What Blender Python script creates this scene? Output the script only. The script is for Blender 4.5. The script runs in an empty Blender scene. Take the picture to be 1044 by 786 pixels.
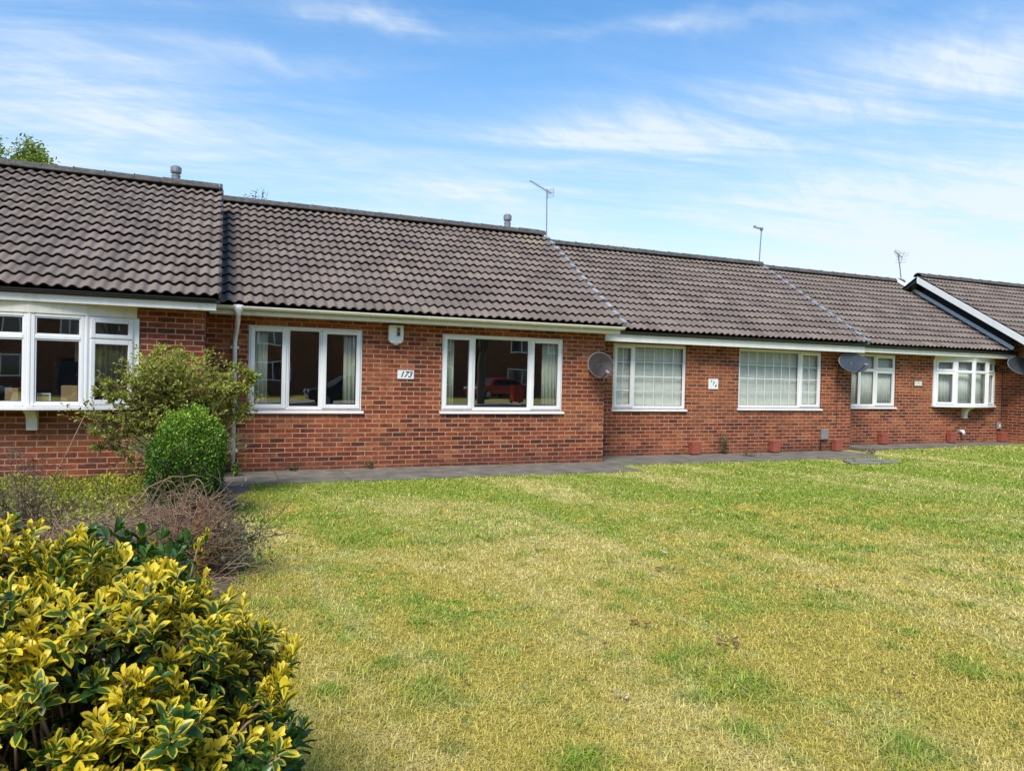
import bpy, math, random
import numpy as np
from mathutils import Vector, Matrix
random.seed(7); rng = np.random.default_rng(7)
R = math.radians
sc = bpy.context.scene
col = sc.collection

# ------------------------------------------------------------------ camera, sky, sun, exposure
cam_d = bpy.data.cameras.new('camera'); cam = bpy.data.objects.new('camera', cam_d); col.objects.link(cam)
YAW, PITCH, ROLL, EYE = R(22.3734), R(-0.70955), R(1.33393), 1.5555
def cam_axis(U, V, Z):
    c, s = math.cos(ROLL), math.sin(ROLL)
    a, b = c*U + s*V, -s*U + c*V            # image right / image down
    up = -b; cp, sp = math.cos(PITCH), math.sin(PITCH)
    d = Z*cp - up*sp; z = Z*sp + up*cp
    cy, sy = math.cos(YAW), math.sin(YAW)
    return Vector((a*cy + d*sy, -a*sy + d*cy, z))
rt, up_, fw = cam_axis(1, 0, 0), cam_axis(0, -1, 0), cam_axis(0, 0, 1)
M4 = Matrix.Identity(4)
for i in range(3):
    M4[i][0], M4[i][1], M4[i][2] = rt[i], up_[i], -fw[i]
M4[2][3] = EYE
cam.matrix_world = M4
cam_d.sensor_fit = 'HORIZONTAL'; cam_d.sensor_width = 36; cam_d.lens = 719.97/1044*36
cam_d.clip_start = .05; cam_d.clip_end = 3000
sc.camera = cam

SUN_EL, SUN_AZ = R(50), R(-38)               # azimuth measured from -y (towards the photographer), to the left
sd = Vector((math.sin(SUN_AZ)*math.cos(SUN_EL), -math.cos(SUN_AZ)*math.cos(SUN_EL), math.sin(SUN_EL)))
sun_d = bpy.data.lights.new('sun', 'SUN'); sun = bpy.data.objects.new('sun', sun_d); col.objects.link(sun)
sun_d.energy = 2.5; sun_d.angle = R(24); sun_d.color = (1, .95, .87)
sun.rotation_euler = (-sd).to_track_quat('-Z', 'Y').to_euler()

world = bpy.data.worlds.new('World'); sc.world = world; world.use_nodes = True
def N(t, kind, **kw):
    n = t.nodes.new(kind)
    for k, v in kw.items():
        if k in n.inputs.keys() if isinstance(k, str) else False: n.inputs[k].default_value = v
        else: setattr(n, k, v)
    return n
def setin(n, **kw):
    for k, v in kw.items(): n.inputs[k].default_value = v
def ramp(t, fac, stops):
    n = t.nodes.new('ShaderNodeValToRGB'); e = n.color_ramp.elements
    while len(e) > 1: e.remove(e[0])
    e[0].position = stops[0][0]; e[0].color = tuple(stops[0][1]) + (1,) if hasattr(stops[0][1], '__len__') else (stops[0][1],)*3 + (1,)
    for p, c in stops[1:]:
        x = e.new(p); x.color = tuple(c) + (1,) if hasattr(c, '__len__') else (c,)*3 + (1,)
    t.links.new(fac, n.inputs[0]); return n.outputs[0]
def math_(t, op, a, b=None, c=None, clamp=False):
    n = t.nodes.new('ShaderNodeMath'); n.operation = op; n.use_clamp = clamp
    for i, v in enumerate((a, b, c)):
        if v is None: continue
        if isinstance(v, (int, float)): n.inputs[i].default_value = v
        else: t.links.new(v, n.inputs[i])
    return n.outputs[0]
def mix(t, fac, a, b, mode='MIX'):
    n = t.nodes.new('ShaderNodeMix'); n.data_type = 'RGBA'; n.blend_type = mode; n.clamp_factor = True
    for sock, v in ((n.inputs[0], fac), (n.inputs[6], a), (n.inputs[7], b)):
        if isinstance(v, (int, float)): sock.default_value = v
        elif isinstance(v, (tuple, list)): sock.default_value = tuple(v) + (1,) if len(v) == 3 else v
        else: t.links.new(v, sock)
    return n.outputs[2]
def noise(t, vec, scale, detail=4, rough=.55, dist=0.0, out=0):
    n = t.nodes.new('ShaderNodeTexNoise'); setin(n, Scale=scale, Detail=detail, Roughness=rough, Distortion=dist)
    if vec is not None: t.links.new(vec, n.inputs['Vector'])
    return n.outputs[out]
def mapping(t, vec, scale=(1, 1, 1), rot=(0, 0, 0), loc=(0, 0, 0)):
    n = t.nodes.new('ShaderNodeMapping'); n.inputs['Scale'].default_value = scale
    n.inputs['Rotation'].default_value = rot; n.inputs['Location'].default_value = loc
    t.links.new(vec, n.inputs['Vector']); return n.outputs[0]

wt = world.node_tree; wt.nodes.clear()
sky = wt.nodes.new('ShaderNodeTexSky'); sky.sky_type = 'NISHITA'; sky.sun_disc = False
sky.sun_elevation = SUN_EL; sky.sun_rotation = math.atan2(sd.x, sd.y)
sky.air_density = 1.0; sky.dust_density = .6; sky.ozone_density = 2.5
tc = wt.nodes.new('ShaderNodeTexCoord'); sep = wt.nodes.new('ShaderNodeSeparateXYZ'); wt.links.new(tc.outputs['Generated'], sep.inputs[0])
zc = math_(wt, 'ADD', math_(wt, 'MAXIMUM', sep.outputs[2], 0.0), .10)
comb = wt.nodes.new('ShaderNodeCombineXYZ')
wt.links.new(math_(wt, 'DIVIDE', sep.outputs[0], zc), comb.inputs[0]); wt.links.new(math_(wt, 'DIVIDE', sep.outputs[1], zc), comb.inputs[1])
P = mapping(wt, comb.outputs[0], (1, 1, 1), (0, 0, R(22)))
cl_big = ramp(wt, noise(wt, mapping(wt, P, (.30, .62, 1), (0, 0, 0), (2.15, .55, 0)), 1.0, 3, .5, .4), [(.36, 0.0), (.56, 1.0)])
cl_wisp = ramp(wt, noise(wt, mapping(wt, mapping(wt, P, (1, 1, 1), (0, 0, R(-9))), (.55, 2.6, 1), (0, 0, 0), (.3, 2.1, 0)), 1.5, 10, .62, .6), [(.38, 0.0), (.66, 1.0)])
cl_rip = ramp(wt, noise(wt, mapping(wt, mapping(wt, P, (1, 1, 1), (0, 0, R(38))), (7, 2.2, 1)), 1.7, 5, .6, .5), [(.33, .35), (.68, 1.0)])
cl_str = ramp(wt, noise(wt, mapping(wt, mapping(wt, P, (1, 1, 1), (0, 0, R(-5))), (.45, 4.2, 1), (0, 0, 0), (5.1, .9, 0)), 1.1, 9, .6, .5), [(.54, 0.0), (.80, .7)])
az = math_(wt, 'MULTIPLY', math_(wt, 'ARCTAN2', sep.outputs[0], sep.outputs[1]), 57.2958); el = math_(wt, 'MULTIPLY', math_(wt, 'ARCSINE', sep.outputs[2]), 57.2958)
wb = noise(wt, tc.outputs['Generated'], 5.5, 4, .6); el_ = math_(wt, 'ADD', el, math_(wt, 'MULTIPLY', math_(wt, 'SUBTRACT', wb, .5), 5.0)); az_ = math_(wt, 'ADD', az, math_(wt, 'MULTIPLY', math_(wt, 'SUBTRACT', wb, .5), 9.0))
def bank(a0, e0, sa, se, amp, slope=0.0):
    da = math_(wt, 'SUBTRACT', az_, a0); de = math_(wt, 'SUBTRACT', math_(wt, 'SUBTRACT', el_, e0), math_(wt, 'MULTIPLY', da, slope)); da = math_(wt, 'DIVIDE', da, sa); de = math_(wt, 'DIVIDE', de, se)
    return math_(wt, 'MULTIPLY', math_(wt, 'EXPONENT', math_(wt, 'MULTIPLY', math_(wt, 'ADD', math_(wt, 'MULTIPLY', da, da), math_(wt, 'MULTIPLY', de, de)), -1.0)), amp)
banks = math_(wt, 'MULTIPLY', cl_big, .16)
for args in [(48, 10.0, 30, 4.5, .55), (-10, 17.5, 13, 4.2, 1.05, -.05), (33, 18.3, 24, 2.6, .95, .13), (56, 11.5, 20, 6.0, 1.15), (58, 20.5, 11, 3.0, .7), (10.5, 26.2, 5, .7, .8, -.06), (36, 25.8, 11, .6, .55), (22, 13.2, 16, 1.6, .55), (3, 22.5, 7, .6, .4), (-60, 25, 30, 9, .9), (110, 22, 25, 8, .9), (180, 25, 40, 10, .8)]: banks = math_(wt, 'ADD', banks, bank(*args))
texr = math_(wt, 'ADD', .14, math_(wt, 'MULTIPLY', math_(wt, 'ADD', math_(wt, 'MULTIPLY', cl_wisp, .55), math_(wt, 'MULTIPLY', cl_str, .35)), math_(wt, 'ADD', .22, math_(wt, 'MULTIPLY', cl_rip, 1.25))))
cl = math_(wt, 'MULTIPLY', math_(wt, 'MULTIPLY', banks, texr), 1.38, clamp=True)
veil = ramp(wt, sep.outputs[2], [(0.0, .92), (.14, .68), (.24, .30), (.34, .13), (.46, .03), (.6, 0.01)])      # thin high cloud, denser towards the horizon
fac = math_(wt, 'SUBTRACT', 1.0, math_(wt, 'MULTIPLY', math_(wt, 'SUBTRACT', 1.0, veil), math_(wt, 'SUBTRACT', 1.0, math_(wt, 'MULTIPLY', cl, .85))))
hs = wt.nodes.new('ShaderNodeHueSaturation'); setin(hs, Saturation=1.30, Value=1.28, Hue=.496); wt.links.new(sky.outputs[0], hs.inputs['Color'])
skyc = mix(wt, fac, hs.outputs[0], (4.5, 4.95, 5.35))
bg = wt.nodes.new('ShaderNodeBackground'); bg.inputs[1].default_value = .10; wt.links.new(skyc, bg.inputs[0])
wo = wt.nodes.new('ShaderNodeOutputWorld'); wt.links.new(bg.outputs[0], wo.inputs[0])

sc.view_settings.view_transform = 'Standard'; sc.view_settings.look = 'None'
sc.view_settings.exposure = 0.95; sc.view_settings.gamma = 1.0; sc.view_settings.use_curve_mapping = False
sc.render.engine = 'CYCLES'
sc.cycles.max_bounces = 8; sc.cycles.transparent_max_bounces = 16; sc.cycles.diffuse_bounces = 3; sc.cycles.glossy_bounces = 3
sc.cycles.caustics_reflective = False; sc.cycles.caustics_refractive = False

# ------------------------------------------------------------------ materials
def newmat(name):
    m = bpy.data.materials.new(name); m.use_nodes = True
    t = m.node_tree; b = t.nodes['Principled BSDF']; return m, t, b
def plain(name, c, rough=.5, var=.08, scale=9.0, metal=0.0, spec=.5, bump=0.0, dirt=None):
    m, t, b = newmat(name)
    g = t.nodes.new('ShaderNodeNewGeometry')
    n = noise(t, g.outputs['Position'], scale, 5, .6)
    lo = tuple(x*(1-var) for x in c); hi = tuple(min(1, x*(1+var)) for x in c)
    cc = ramp(t, n, [(.3, lo), (.7, hi)])
    if dirt:
        dn = ramp(t, noise(t, mapping(t, g.outputs['Position'], (3, 3, .6)), 3.0, 6, .65), [(.5, 0.0), (.75, .55)])
        cc = mix(t, dn, cc, dirt)
    t.links.new(cc, b.inputs['Base Color']); setin(b, Roughness=rough, Metallic=metal); b.inputs['Specular IOR Level'].default_value = spec
    if bump:
        bn = t.nodes.new('ShaderNodeBump'); setin(bn, Strength=bump, Distance=.01)
        t.links.new(noise(t, g.outputs['Position'], scale*8, 4), bn.inputs['Height']); t.links.new(bn.outputs[0], b.inputs['Normal'])
    return m

def brick_mat(name, tint=(1, 1, 1)):
    m, t, b = newmat(name)
    g = t.nodes.new('ShaderNodeNewGeometry'); s = t.nodes.new('ShaderNodeSeparateXYZ'); t.links.new(g.outputs['Position'], s.inputs[0])
    wob = noise(t, g.outputs['Position'], 14, 2); wob = math_(t, 'MULTIPLY', math_(t, 'SUBTRACT', wob, .5), .007)
    u = math_(t, 'ADD', math_(t, 'ADD', s.outputs[0], s.outputs[1]), wob)
    v = math_(t, 'ADD', s.outputs[2], wob)
    rowf = math_(t, 'DIVIDE', v, .075); row = math_(t, 'FLOOR', rowf); fr = math_(t, 'SUBTRACT', rowf, row)
    cf = math_(t, 'DIVIDE', math_(t, 'ADD', u, math_(t, 'MULTIPLY', math_(t, 'MODULO', row, 2.0), .1125)), .225)
    cidx = math_(t, 'FLOOR', cf); fc = math_(t, 'SUBTRACT', cf, cidx)
    cv = t.nodes.new('ShaderNodeCombineXYZ'); t.links.new(cidx, cv.inputs[0]); t.links.new(row, cv.inputs[1])
    wn = t.nodes.new('ShaderNodeTexWhiteNoise'); wn.noise_dimensions = '2D'; t.links.new(cv.outputs[0], wn.inputs['Vector'])
    mz = t.nodes.new('ShaderNodeMapRange'); mz.interpolation_type = 'SMOOTHSTEP'
    # mortar mask: distance to the joint, in metres
    du = math_(t, 'MULTIPLY', math_(t, 'MINIMUM', fc, math_(t, 'SUBTRACT', 1.0, fc)), .225)
    dv = math_(t, 'MULTIPLY', math_(t, 'MINIMUM', fr, math_(t, 'SUBTRACT', 1.0, fr)), .075)
    dd = math_(t, 'MINIMUM', du, dv); t.links.new(dd, mz.inputs[0])
    setin(mz, **{'From Min': .0045, 'From Max': .0095})
    bc = ramp(t, wn.outputs['Value'], [(0, (.075, .030, .022)), (.09, (.125, .037, .022)), (.30, (.18, .043, .021)), (.62, (.235, .056, .024)), (.85, (.30, .082, .032)), (.97, (.36, .125, .052)), (1, (.22, .085, .055))])
    fine = noise(t, g.outputs['Position'], 60, 6, .7)
    bc = mix(t, 1.0, bc, ramp(t, fine, [(.25, .50), (.75, 1.42)]), 'MULTIPLY')
    mott = noise(t, g.outputs['Position'], 17, 3, .6)
    bc = mix(t, 1.0, bc, ramp(t, mott, [(.32, .66), (.68, 1.28)]), 'MULTIPLY')
    big = noise(t, mapping(t, g.outputs['Position'], (.7, .7, 1.5)), 1.1, 5, .65)
    bc = mix(t, ramp(t, big, [(.50, 0.0), (.68, .50)]), bc, (.36, .125, .048))                      # paler, more orange areas of the wall
    bc = mix(t, 1.0, bc, ramp(t, big, [(.3, (.80, .78, .78)), (.6, (1.05, 1.04, 1.0))]), 'MULTIPLY')
    bc = mix(t, 1.0, bc, tint, 'MULTIPLY')
    mo = ramp(t, noise(t, g.outputs['Position'], 5, 6, .65), [(.3, (.33, .175, .105)), (.7, (.53, .315, .205))])
    cc = mix(t, mz.outputs[0], mo, bc)
    # white efflorescence blooms and damp grime of irregular outline
    ef = ramp(t, noise(t, mapping(t, g.outputs['Position'], (1, 1, 1.8)), 1.6, 7, .7), [(.66, 0.0), (.82, .28)])
    cc = mix(t, ef, cc, (.45, .36, .31))
    gr = ramp(t, noise(t, mapping(t, g.outputs['Position'], (1.2, 1.2, 2.0), (0, 0, 0), (4, 2, 1)), 1.4, 8, .72), [(.50, 0.0), (.74, .55)])
    cc = mix(t, gr, cc, (.075, .045, .036))
    damp = math_(t, 'SUBTRACT', 1.0, math_(t, 'MULTIPLY', math_(t, 'ADD', s.outputs[2], math_(t, 'MULTIPLY', math_(t, 'SUBTRACT', big, .5), .5)), 4.2), clamp=True)
    cc = mix(t, math_(t, 'MULTIPLY', damp, .55), cc, (.085, .035, .024))                            # damp lowest courses
    t.links.new(cc, b.inputs['Base Color']); setin(b, Roughness=.88); b.inputs['Specular IOR Level'].default_value = .25
    bn = t.nodes.new('ShaderNodeBump'); setin(bn, Strength=.7, Distance=.006)
    t.links.new(math_(t, 'ADD', mz.outputs[0], math_(t, 'MULTIPLY', fine, .35)), bn.inputs['Height']); t.links.new(bn.outputs[0], b.inputs['Normal'])
    return m

def tile_mat(name):
    m, t, b = newmat(name)
    uv = t.nodes.new('ShaderNodeUVMap'); s = t.nodes.new('ShaderNodeSeparateXYZ'); t.links.new(uv.outputs[0], s.inputs[0])
    g = t.nodes.new('ShaderNodeNewGeometry')
    cv = t.nodes.new('ShaderNodeCombineXYZ')
    t.links.new(math_(t, 'FLOOR', s.outputs[0]), cv.inputs[0]); t.links.new(math_(t, 'FLOOR', s.outputs[1]), cv.inputs[1])
    wn = t.nodes.new('ShaderNodeTexWhiteNoise'); wn.noise_dimensions = '2D'; t.links.new(cv.outputs[0], wn.inputs['Vector'])
    c = ramp(t, wn.outputs['Value'], [(0, (.144, .114, .096)), (.5, (.175, .141, .119)), (1, (.206, .167, .140))])
    c = mix(t, 1.0, c, ramp(t, noise(t, g.outputs['Position'], 1.3, 6, .65), [(.3, (.84, .83, .86)), (.7, (1.14, 1.12, 1.06))]), 'MULTIPLY')
    c = mix(t, 1.0, c, ramp(t, noise(t, g.outputs['Position'], 70, 5, .7), [(.3, .72), (.7, 1.24)]), 'MULTIPLY')
    c = mix(t, ramp(t, noise(t, g.outputs['Position'], 55, 3, .6), [(.66, 0.0), (.72, .45)]), c, (.34, .31, .28))
    lich = ramp(t, noise(t, g.outputs['Position'], 26, 4, .6), [(.63, 0.0), (.70, .5)])
    patch = ramp(t, noise(t, g.outputs['Position'], .8, 4), [(.5, 0.0), (.68, 1.0)])
    c = mix(t, math_(t, 'MULTIPLY', lich, patch), c, (.36, .34, .25))
    dv = t.nodes.new('ShaderNodeVectorMath'); dv.operation = 'DISTANCE'; dv.inputs[1].default_value = (6.25, 14.25, 4.62); t.links.new(g.outputs['Position'], dv.inputs[0])
    och = math_(t, 'SUBTRACT', .85, math_(t, 'ADD', math_(t, 'MULTIPLY', dv.outputs['Value'], 1.3), math_(t, 'MULTIPLY', noise(t, g.outputs['Position'], 5, 5, .7), .55)), clamp=True)
    c = mix(t, math_(t, 'MULTIPLY', och, .85, clamp=True), c, (.33, .27, .16))                      # ochre lichen below the ridge end
    moss = ramp(t, noise(t, g.outputs['Position'], 9, 5, .65), [(.64, 0.0), (.73, .65)])
    c = mix(t, moss, c, (.045, .045, .035))
    t.links.new(c, b.inputs['Base Color']); setin(b, Roughness=.8); b.inputs['Specular IOR Level'].default_value = .35
    bn = t.nodes.new('ShaderNodeBump'); setin(bn, Strength=.5, Distance=.004)
    t.links.new(noise(t, g.outputs['Position'], 90, 4, .7), bn.inputs['Height']); t.links.new(bn.outputs[0], b.inputs['Normal'])
    return m

def glass_mat(name, refl=.30, tint=(.80, .86, .83, 1)):
    m = bpy.data.materials.new(name); m.use_nodes = True; t = m.node_tree; t.nodes.clear()
    g = t.nodes.new('ShaderNodeNewGeometry')
    bn = t.nodes.new('ShaderNodeBump'); setin(bn, Strength=.05, Distance=.02); t.links.new(noise(t, g.outputs['Position'], 1.7, 1), bn.inputs['Height'])
    tr = t.nodes.new('ShaderNodeBsdfTransparent'); tr.inputs[0].default_value = tint
    gl = t.nodes.new('ShaderNodeBsdfGlossy'); setin(gl, Roughness=0.0); gl.inputs[0].default_value = (.95, .97, 1, 1); t.links.new(bn.outputs[0], gl.inputs['Normal'])
    dp = t.nodes.new('ShaderNodeVectorMath'); dp.operation = 'DOT_PRODUCT'; t.links.new(g.outputs['Incoming'], dp.inputs[0]); t.links.new(g.outputs['Normal'], dp.inputs[1])
    f = math_(t, 'POWER', math_(t, 'SUBTRACT', 1.0, math_(t, 'ABSOLUTE', dp.outputs['Value'])), 5.0)
    f = math_(t, 'ADD', math_(t, 'MULTIPLY', f, 1-refl), refl, clamp=True)
    mx = t.nodes.new('ShaderNodeMixShader'); t.links.new(f, mx.inputs[0]); t.links.new(tr.outputs[0], mx.inputs[1]); t.links.new(gl.outputs[0], mx.inputs[2])
    o = t.nodes.new('ShaderNodeOutputMaterial'); t.links.new(mx.outputs[0], o.inputs[0]); return m

def leaf_mat(name, stops, rough=.45, trans=.25, spec=.4, patch=None, patch_scale=3.0):
    """colour from the per-leaf random value; a little light comes through the blade"""
    m, t, b = newmat(name)
    a = t.nodes.new('ShaderNodeAttribute'); a.attribute_name = 'rnd'
    c = ramp(t, a.outputs['Fac'], stops)
    if patch:
        g = t.nodes.new('ShaderNodeNewGeometry')
        c = mix(t, ramp(t, noise(t, g.outputs['Position'], patch_scale, 3), [(.42, 0.0), (.62, .8)]), c, patch)
    t.links.new(c, b.inputs['Base Color']); setin(b, Roughness=rough); b.inputs['Specular IOR Level'].default_value = spec
    if trans:
        tl = t.nodes.new('ShaderNodeBsdfTranslucent'); t.links.new(c, tl.inputs[0])
        mx = t.nodes.new('ShaderNodeMixShader'); mx.inputs[0].default_value = trans
        o = t.nodes['Material Output']; t.links.new(b.outputs[0], mx.inputs[1]); t.links.new(tl.outputs[0], mx.inputs[2]); t.links.new(mx.outputs[0], o.inputs[0])
    return m

def euonymus_mat(name):
    m, t, b = newmat(name)
    uv = t.nodes.new('ShaderNodeUVMap'); s = t.nodes.new('ShaderNodeSeparateXYZ'); t.links.new(uv.outputs[0], s.inputs[0])
    a = t.nodes.new('ShaderNodeAttribute'); a.attribute_name = 'rnd'; g = t.nodes.new('ShaderNodeNewGeometry')
    cross = math_(t, 'ABSOLUTE', math_(t, 'SUBTRACT', math_(t, 'MULTIPLY', s.outputs[0], 2.0), 1.0))
    vv = math_(t, 'POWER', math_(t, 'ABSOLUTE', math_(t, 'SUBTRACT', s.outputs[1], .42)), 2.0)
    edge = math_(t, 'ADD', cross, math_(t, 'MULTIPLY', vv, 2.6))
    edge = math_(t, 'ADD', edge, math_(t, 'MULTIPLY', math_(t, 'SUBTRACT', noise(t, g.outputs['Position'], 55, 4, .65), .5), .9))
    core = math_(t, 'SUBTRACT', .98, math_(t, 'MULTIPLY', a.outputs['Fac'], .95))
    k = math_(t, 'MULTIPLY', math_(t, 'SUBTRACT', edge, core), 7.0, clamp=True)
    gcol = ramp(t, a.outputs['Fac'], [(0, (.020, .055, .010)), (.6, (.055, .125, .016)), (1, (.13, .20, .02))])
    ycol = ramp(t, a.outputs['Fac'], [(0, (.33, .36, .055)), (.35, (.55, .46, .035)), (.75, (.72, .54, .022)), (1, (.76, .60, .05))])
    c = mix(t, k, gcol, ycol)
    t.links.new(c, b.inputs['Base Color']); setin(b, Roughness=.38); b.inputs['Specular IOR Level'].default_value = .45
    tl = t.nodes.new('ShaderNodeBsdfTranslucent'); t.links.new(c, tl.inputs[0])
    mx = t.nodes.new('ShaderNodeMixShader'); mx.inputs[0].default_value = .22; o = t.nodes['Material Output']
    t.links.new(b.outputs[0], mx.inputs[1]); t.links.new(tl.outputs[0], mx.inputs[2]); t.links.new(mx.outputs[0], o.inputs[0])
    return m

def lawn_color(t, blade):
    g = t.nodes.new('ShaderNodeNewGeometry'); p = g.outputs['Position']; s = t.nodes.new('ShaderNodeSeparateXYZ'); t.links.new(p, s.inputs[0])
    n1 = noise(t, mapping(t, p, (1, 1, .02), (0, 0, R(-12))), .75, 5, .6, .4)
    n2 = noise(t, mapping(t, mapping(t, p, (1, 1, .02), (0, 0, R(-9))), (.95, .26, 1), (0, 0, 0), (3.3, 1, 0)), 1.0, 5, .65, .5)           # mowing strips of drier turf
    n3 = noise(t, mapping(t, p, (1, 1, .02)), 3.4, 5, .65)
    n4 = noise(t, mapping(t, p, (1, 1, .02), (0, 0, 1), (7, 3, 0)), 13, 5, .7)
    n5 = noise(t, mapping(t, p, (1, 1, .02), (0, 0, 2), (2, 9, 0)), 7.5, 4, .6, .3)
    green = mix(t, n4, (.19, .28, .026), (.40, .50, .07))
    mossy = mix(t, n4, (.40, .335, .048), (.72, .61, .155))
    straw = mix(t, n4, (.58, .475, .16), (.88, .76, .34))
    wet = math_(t, 'MULTIPLY', math_(t, 'SUBTRACT', s.outputs[1], 3.5), .020)                       # lusher towards the houses
    wet = math_(t, 'ADD', wet, math_(t, 'MULTIPLY', s.outputs[0], .006), clamp=True)
    q = math_(t, 'ADD', math_(t, 'MULTIPLY', n3, .36), math_(t, 'ADD', math_(t, 'MULTIPLY', n1, .40), math_(t, 'ADD', math_(t, 'MULTIPLY', n5, .30), wet)))
    a = ramp(t, q, [(.552, 0.0), (.64, 1.0)])
    bfac = ramp(t, math_(t, 'ADD', math_(t, 'MULTIPLY', n2, .55), math_(t, 'ADD', math_(t, 'MULTIPLY', n3, .25), math_(t, 'MULTIPLY', n5, .2))), [(.485, 0.0), (.60, .85)])
    c = mix(t, a, mossy, green); c = mix(t, bfac, c, straw)
    dk = ramp(t, noise(t, mapping(t, p, (1, 1, .02), (0, 0, .5), (5, 5, 0)), 5.5, 4, .6), [(.60, 0.0), (.68, .65)])
    c = mix(t, dk, c, (.15, .23, .035))                                                            # clover and coarse tufts
    br = ramp(t, noise(t, mapping(t, p, (1, 1, .02), (0, 0, .9), (1, 6, 0)), 6.5, 5, .7), [(.62, 0.0), (.70, .6)])
    c = mix(t, br, c, (.25, .165, .085))                                                            # bare worn spots
    if blade:
        tf = t.nodes.new('ShaderNodeAttribute'); tf.attribute_name = 'tuft'; c = mix(t, math_(t, 'MULTIPLY', tf.outputs['Fac'], .85), c, mix(t, n4, (.10, .22, .016), (.30, .50, .035)))
        at = t.nodes.new('ShaderNodeAttribute'); at.attribute_name = 'rnd'
        c = mix(t, ramp(t, at.outputs['Fac'], [(.78, 0.0), (.82, .7)]), c, (.66, .54, .20))       # dead stalks
        c = mix(t, ramp(t, at.outputs['Fac'], [(.07, .5), (.10, 0.0)]), c, (.15, .25, .032))
        c = mix(t, 1.0, c, ramp(t, math_(t, 'FRACT', math_(t, 'MULTIPLY', at.outputs['Fac'], 37.0)), [(0, .70), (1, 1.30)]), 'MULTIPLY')
    return c, p, n4

BR = brick_mat('brick'); BRA = brick_mat('brick_dark', (.86, .82, .84)); BRO = brick_mat('brick_brown', (.62, .70, .85)); BRP = brick_mat('brick_grey', (.50, .62, .80)); OPANE = plain('house_pane', (.03, .035, .04), .06, spec=.9); TILE = tile_mat('roof_tile')
WHITE = plain('white_plastic', (.74, .74, .735), .35, .03, 3, dirt=(.62, .60, .54)); CREAM = plain('cream_paint', (.70, .67, .56), .5, .05, 3, dirt=(.50, .46, .36))
OFFW = plain('off_white_paint', (.76, .75, .70), .5, .05, 2.5, dirt=(.56, .53, .45)); BLACKP = plain('black_plastic', (.018, .018, .020), .4)
GLASS = glass_mat('window_glass', .24); GLASSC = glass_mat('window_glass_clear', .12, (.93, .96, .93, 1))
PATH = plain('path_concrete', (.15, .132, .105), .9, .40, 3.2, bump=.8, dirt=(.075, .072, .055)); SLAB = plain('slab_concrete', (.19, .175, .15), .9, .2, 6, bump=.4, dirt=(.12, .11, .09))
ROOM = plain('room_paint', (.30, .27, .22), .9); CURT = plain('curtain_cloth', (.80, .78, .66), .9, .08, 14); NET = plain('net_cloth', (.78, .79, .77), .9, .08, 8)
BLIND = plain('blind_slat', (.86, .86, .78), .6, .04); LEAD = plain('lead_sheet', (.30, .31, .33), .6, .3, 7); MORT = plain('mortar', (.10, .092, .082), .95, .5, 12, bump=.6)
RIDGE = plain('ridge_tile', (.065, .060, .058), .9, .45, 14, bump=.6, dirt=(.19, .175, .13)); TERRA = plain('terracotta', (.30, .075, .045), .7, .15, 10)
GREYP = plain('grey_plastic', (.22, .20, .20), .5, .1); DISHM = plain('dish_steel', (.042, .034, .031), .55, .45, 5, 0, .25); DISHD = plain('dish_paint_dark', (.040, .047, .058), .45, .12, 6)
STEEL = plain('galvanised_steel', (.30, .30, .31), .45, .1, 9, .6); FLUE = plain('flue_metal', (.22, .22, .23), .5, .25, 20, .4); INK = plain('sign_ink', (.012, .013, .018), .5)
CARD = plain('cardboard', (.42, .26, .13), .85, .1); SOIL = plain('bed_soil', (.13, .10, .055), .95, .45, 7, bump=.8, dirt=(.24, .19, .09)); BARK = plain('bark', (.11, .085, .065), .9, .3, 18, bump=.6)
TWIG = plain('dead_twig', (.25, .155, .090), .85, .35, 12); TWIGD = plain('dark_twig', (.115, .078, .055), .85, .3, 12); ASPH = plain('asphalt', (.055, .055, .058), .9, .2, 5, bump=.4)
CLAD = plain('dark_cladding', (.022, .026, .034), .9, .2, spec=.1); REDP = plain('red_paint', (.30, .012, .012), .25); BLUEB = plain('dark_blue_paint', (.012, .016, .022), .2); RUB = plain('rubber', (.02, .02, .02), .8)
LAMPM = plain('lamp_glass', (.7, .72, .74), .15); PAPER = plain('paper', (.50, .42, .28), .9, .2, 40, spec=.1); DEAD = plain('dead_leaf', (.19, .11, .055), .95, .5, 30, spec=.1)
YELL = plain('yellow_petal', (.75, .52, .02), .6); KERB = plain('kerb_concrete', (.33, .32, .30), .9, .15, 4); DARKT = plain('screen_black', (.008, .008, .009), .6, spec=.15)
M_EUO = euonymus_mat('variegated_leaf')
M_GLOSS = leaf_mat('glossy_green_leaf', [(0, (.022, .065, .012)), (.6, (.055, .14, .022)), (1, (.12, .23, .035))], .30, .2, .5)
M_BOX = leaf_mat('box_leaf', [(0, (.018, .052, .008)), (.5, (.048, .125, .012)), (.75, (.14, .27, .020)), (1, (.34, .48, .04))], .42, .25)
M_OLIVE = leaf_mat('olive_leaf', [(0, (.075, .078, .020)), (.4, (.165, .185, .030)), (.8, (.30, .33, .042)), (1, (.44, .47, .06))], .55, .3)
M_LIME = leaf_mat('lime_leaf', [(0, (.10, .14, .015)), (.5, (.26, .30, .022)), (1, (.48, .46, .05))], .5, .3)
M_PALE = leaf_mat('pale_grass', [(0, (.30, .32, .14)), (1, (.60, .58, .36))], .6, .3)
M_WEED = leaf_mat('weed_leaf', [(0, (.05, .06, .025)), (1, (.14, .15, .05))], .6, .2)
M_TREE = leaf_mat('spring_leaf', [(0, (.10, .16, .020)), (.6, (.22, .30, .035)), (1, (.38, .45, .08))], .55, .35)
M_GREY = leaf_mat('grey_green_leaf', [(0, (.06, .075, .035)), (1, (.16, .18, .08))], .6, .25)
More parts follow.
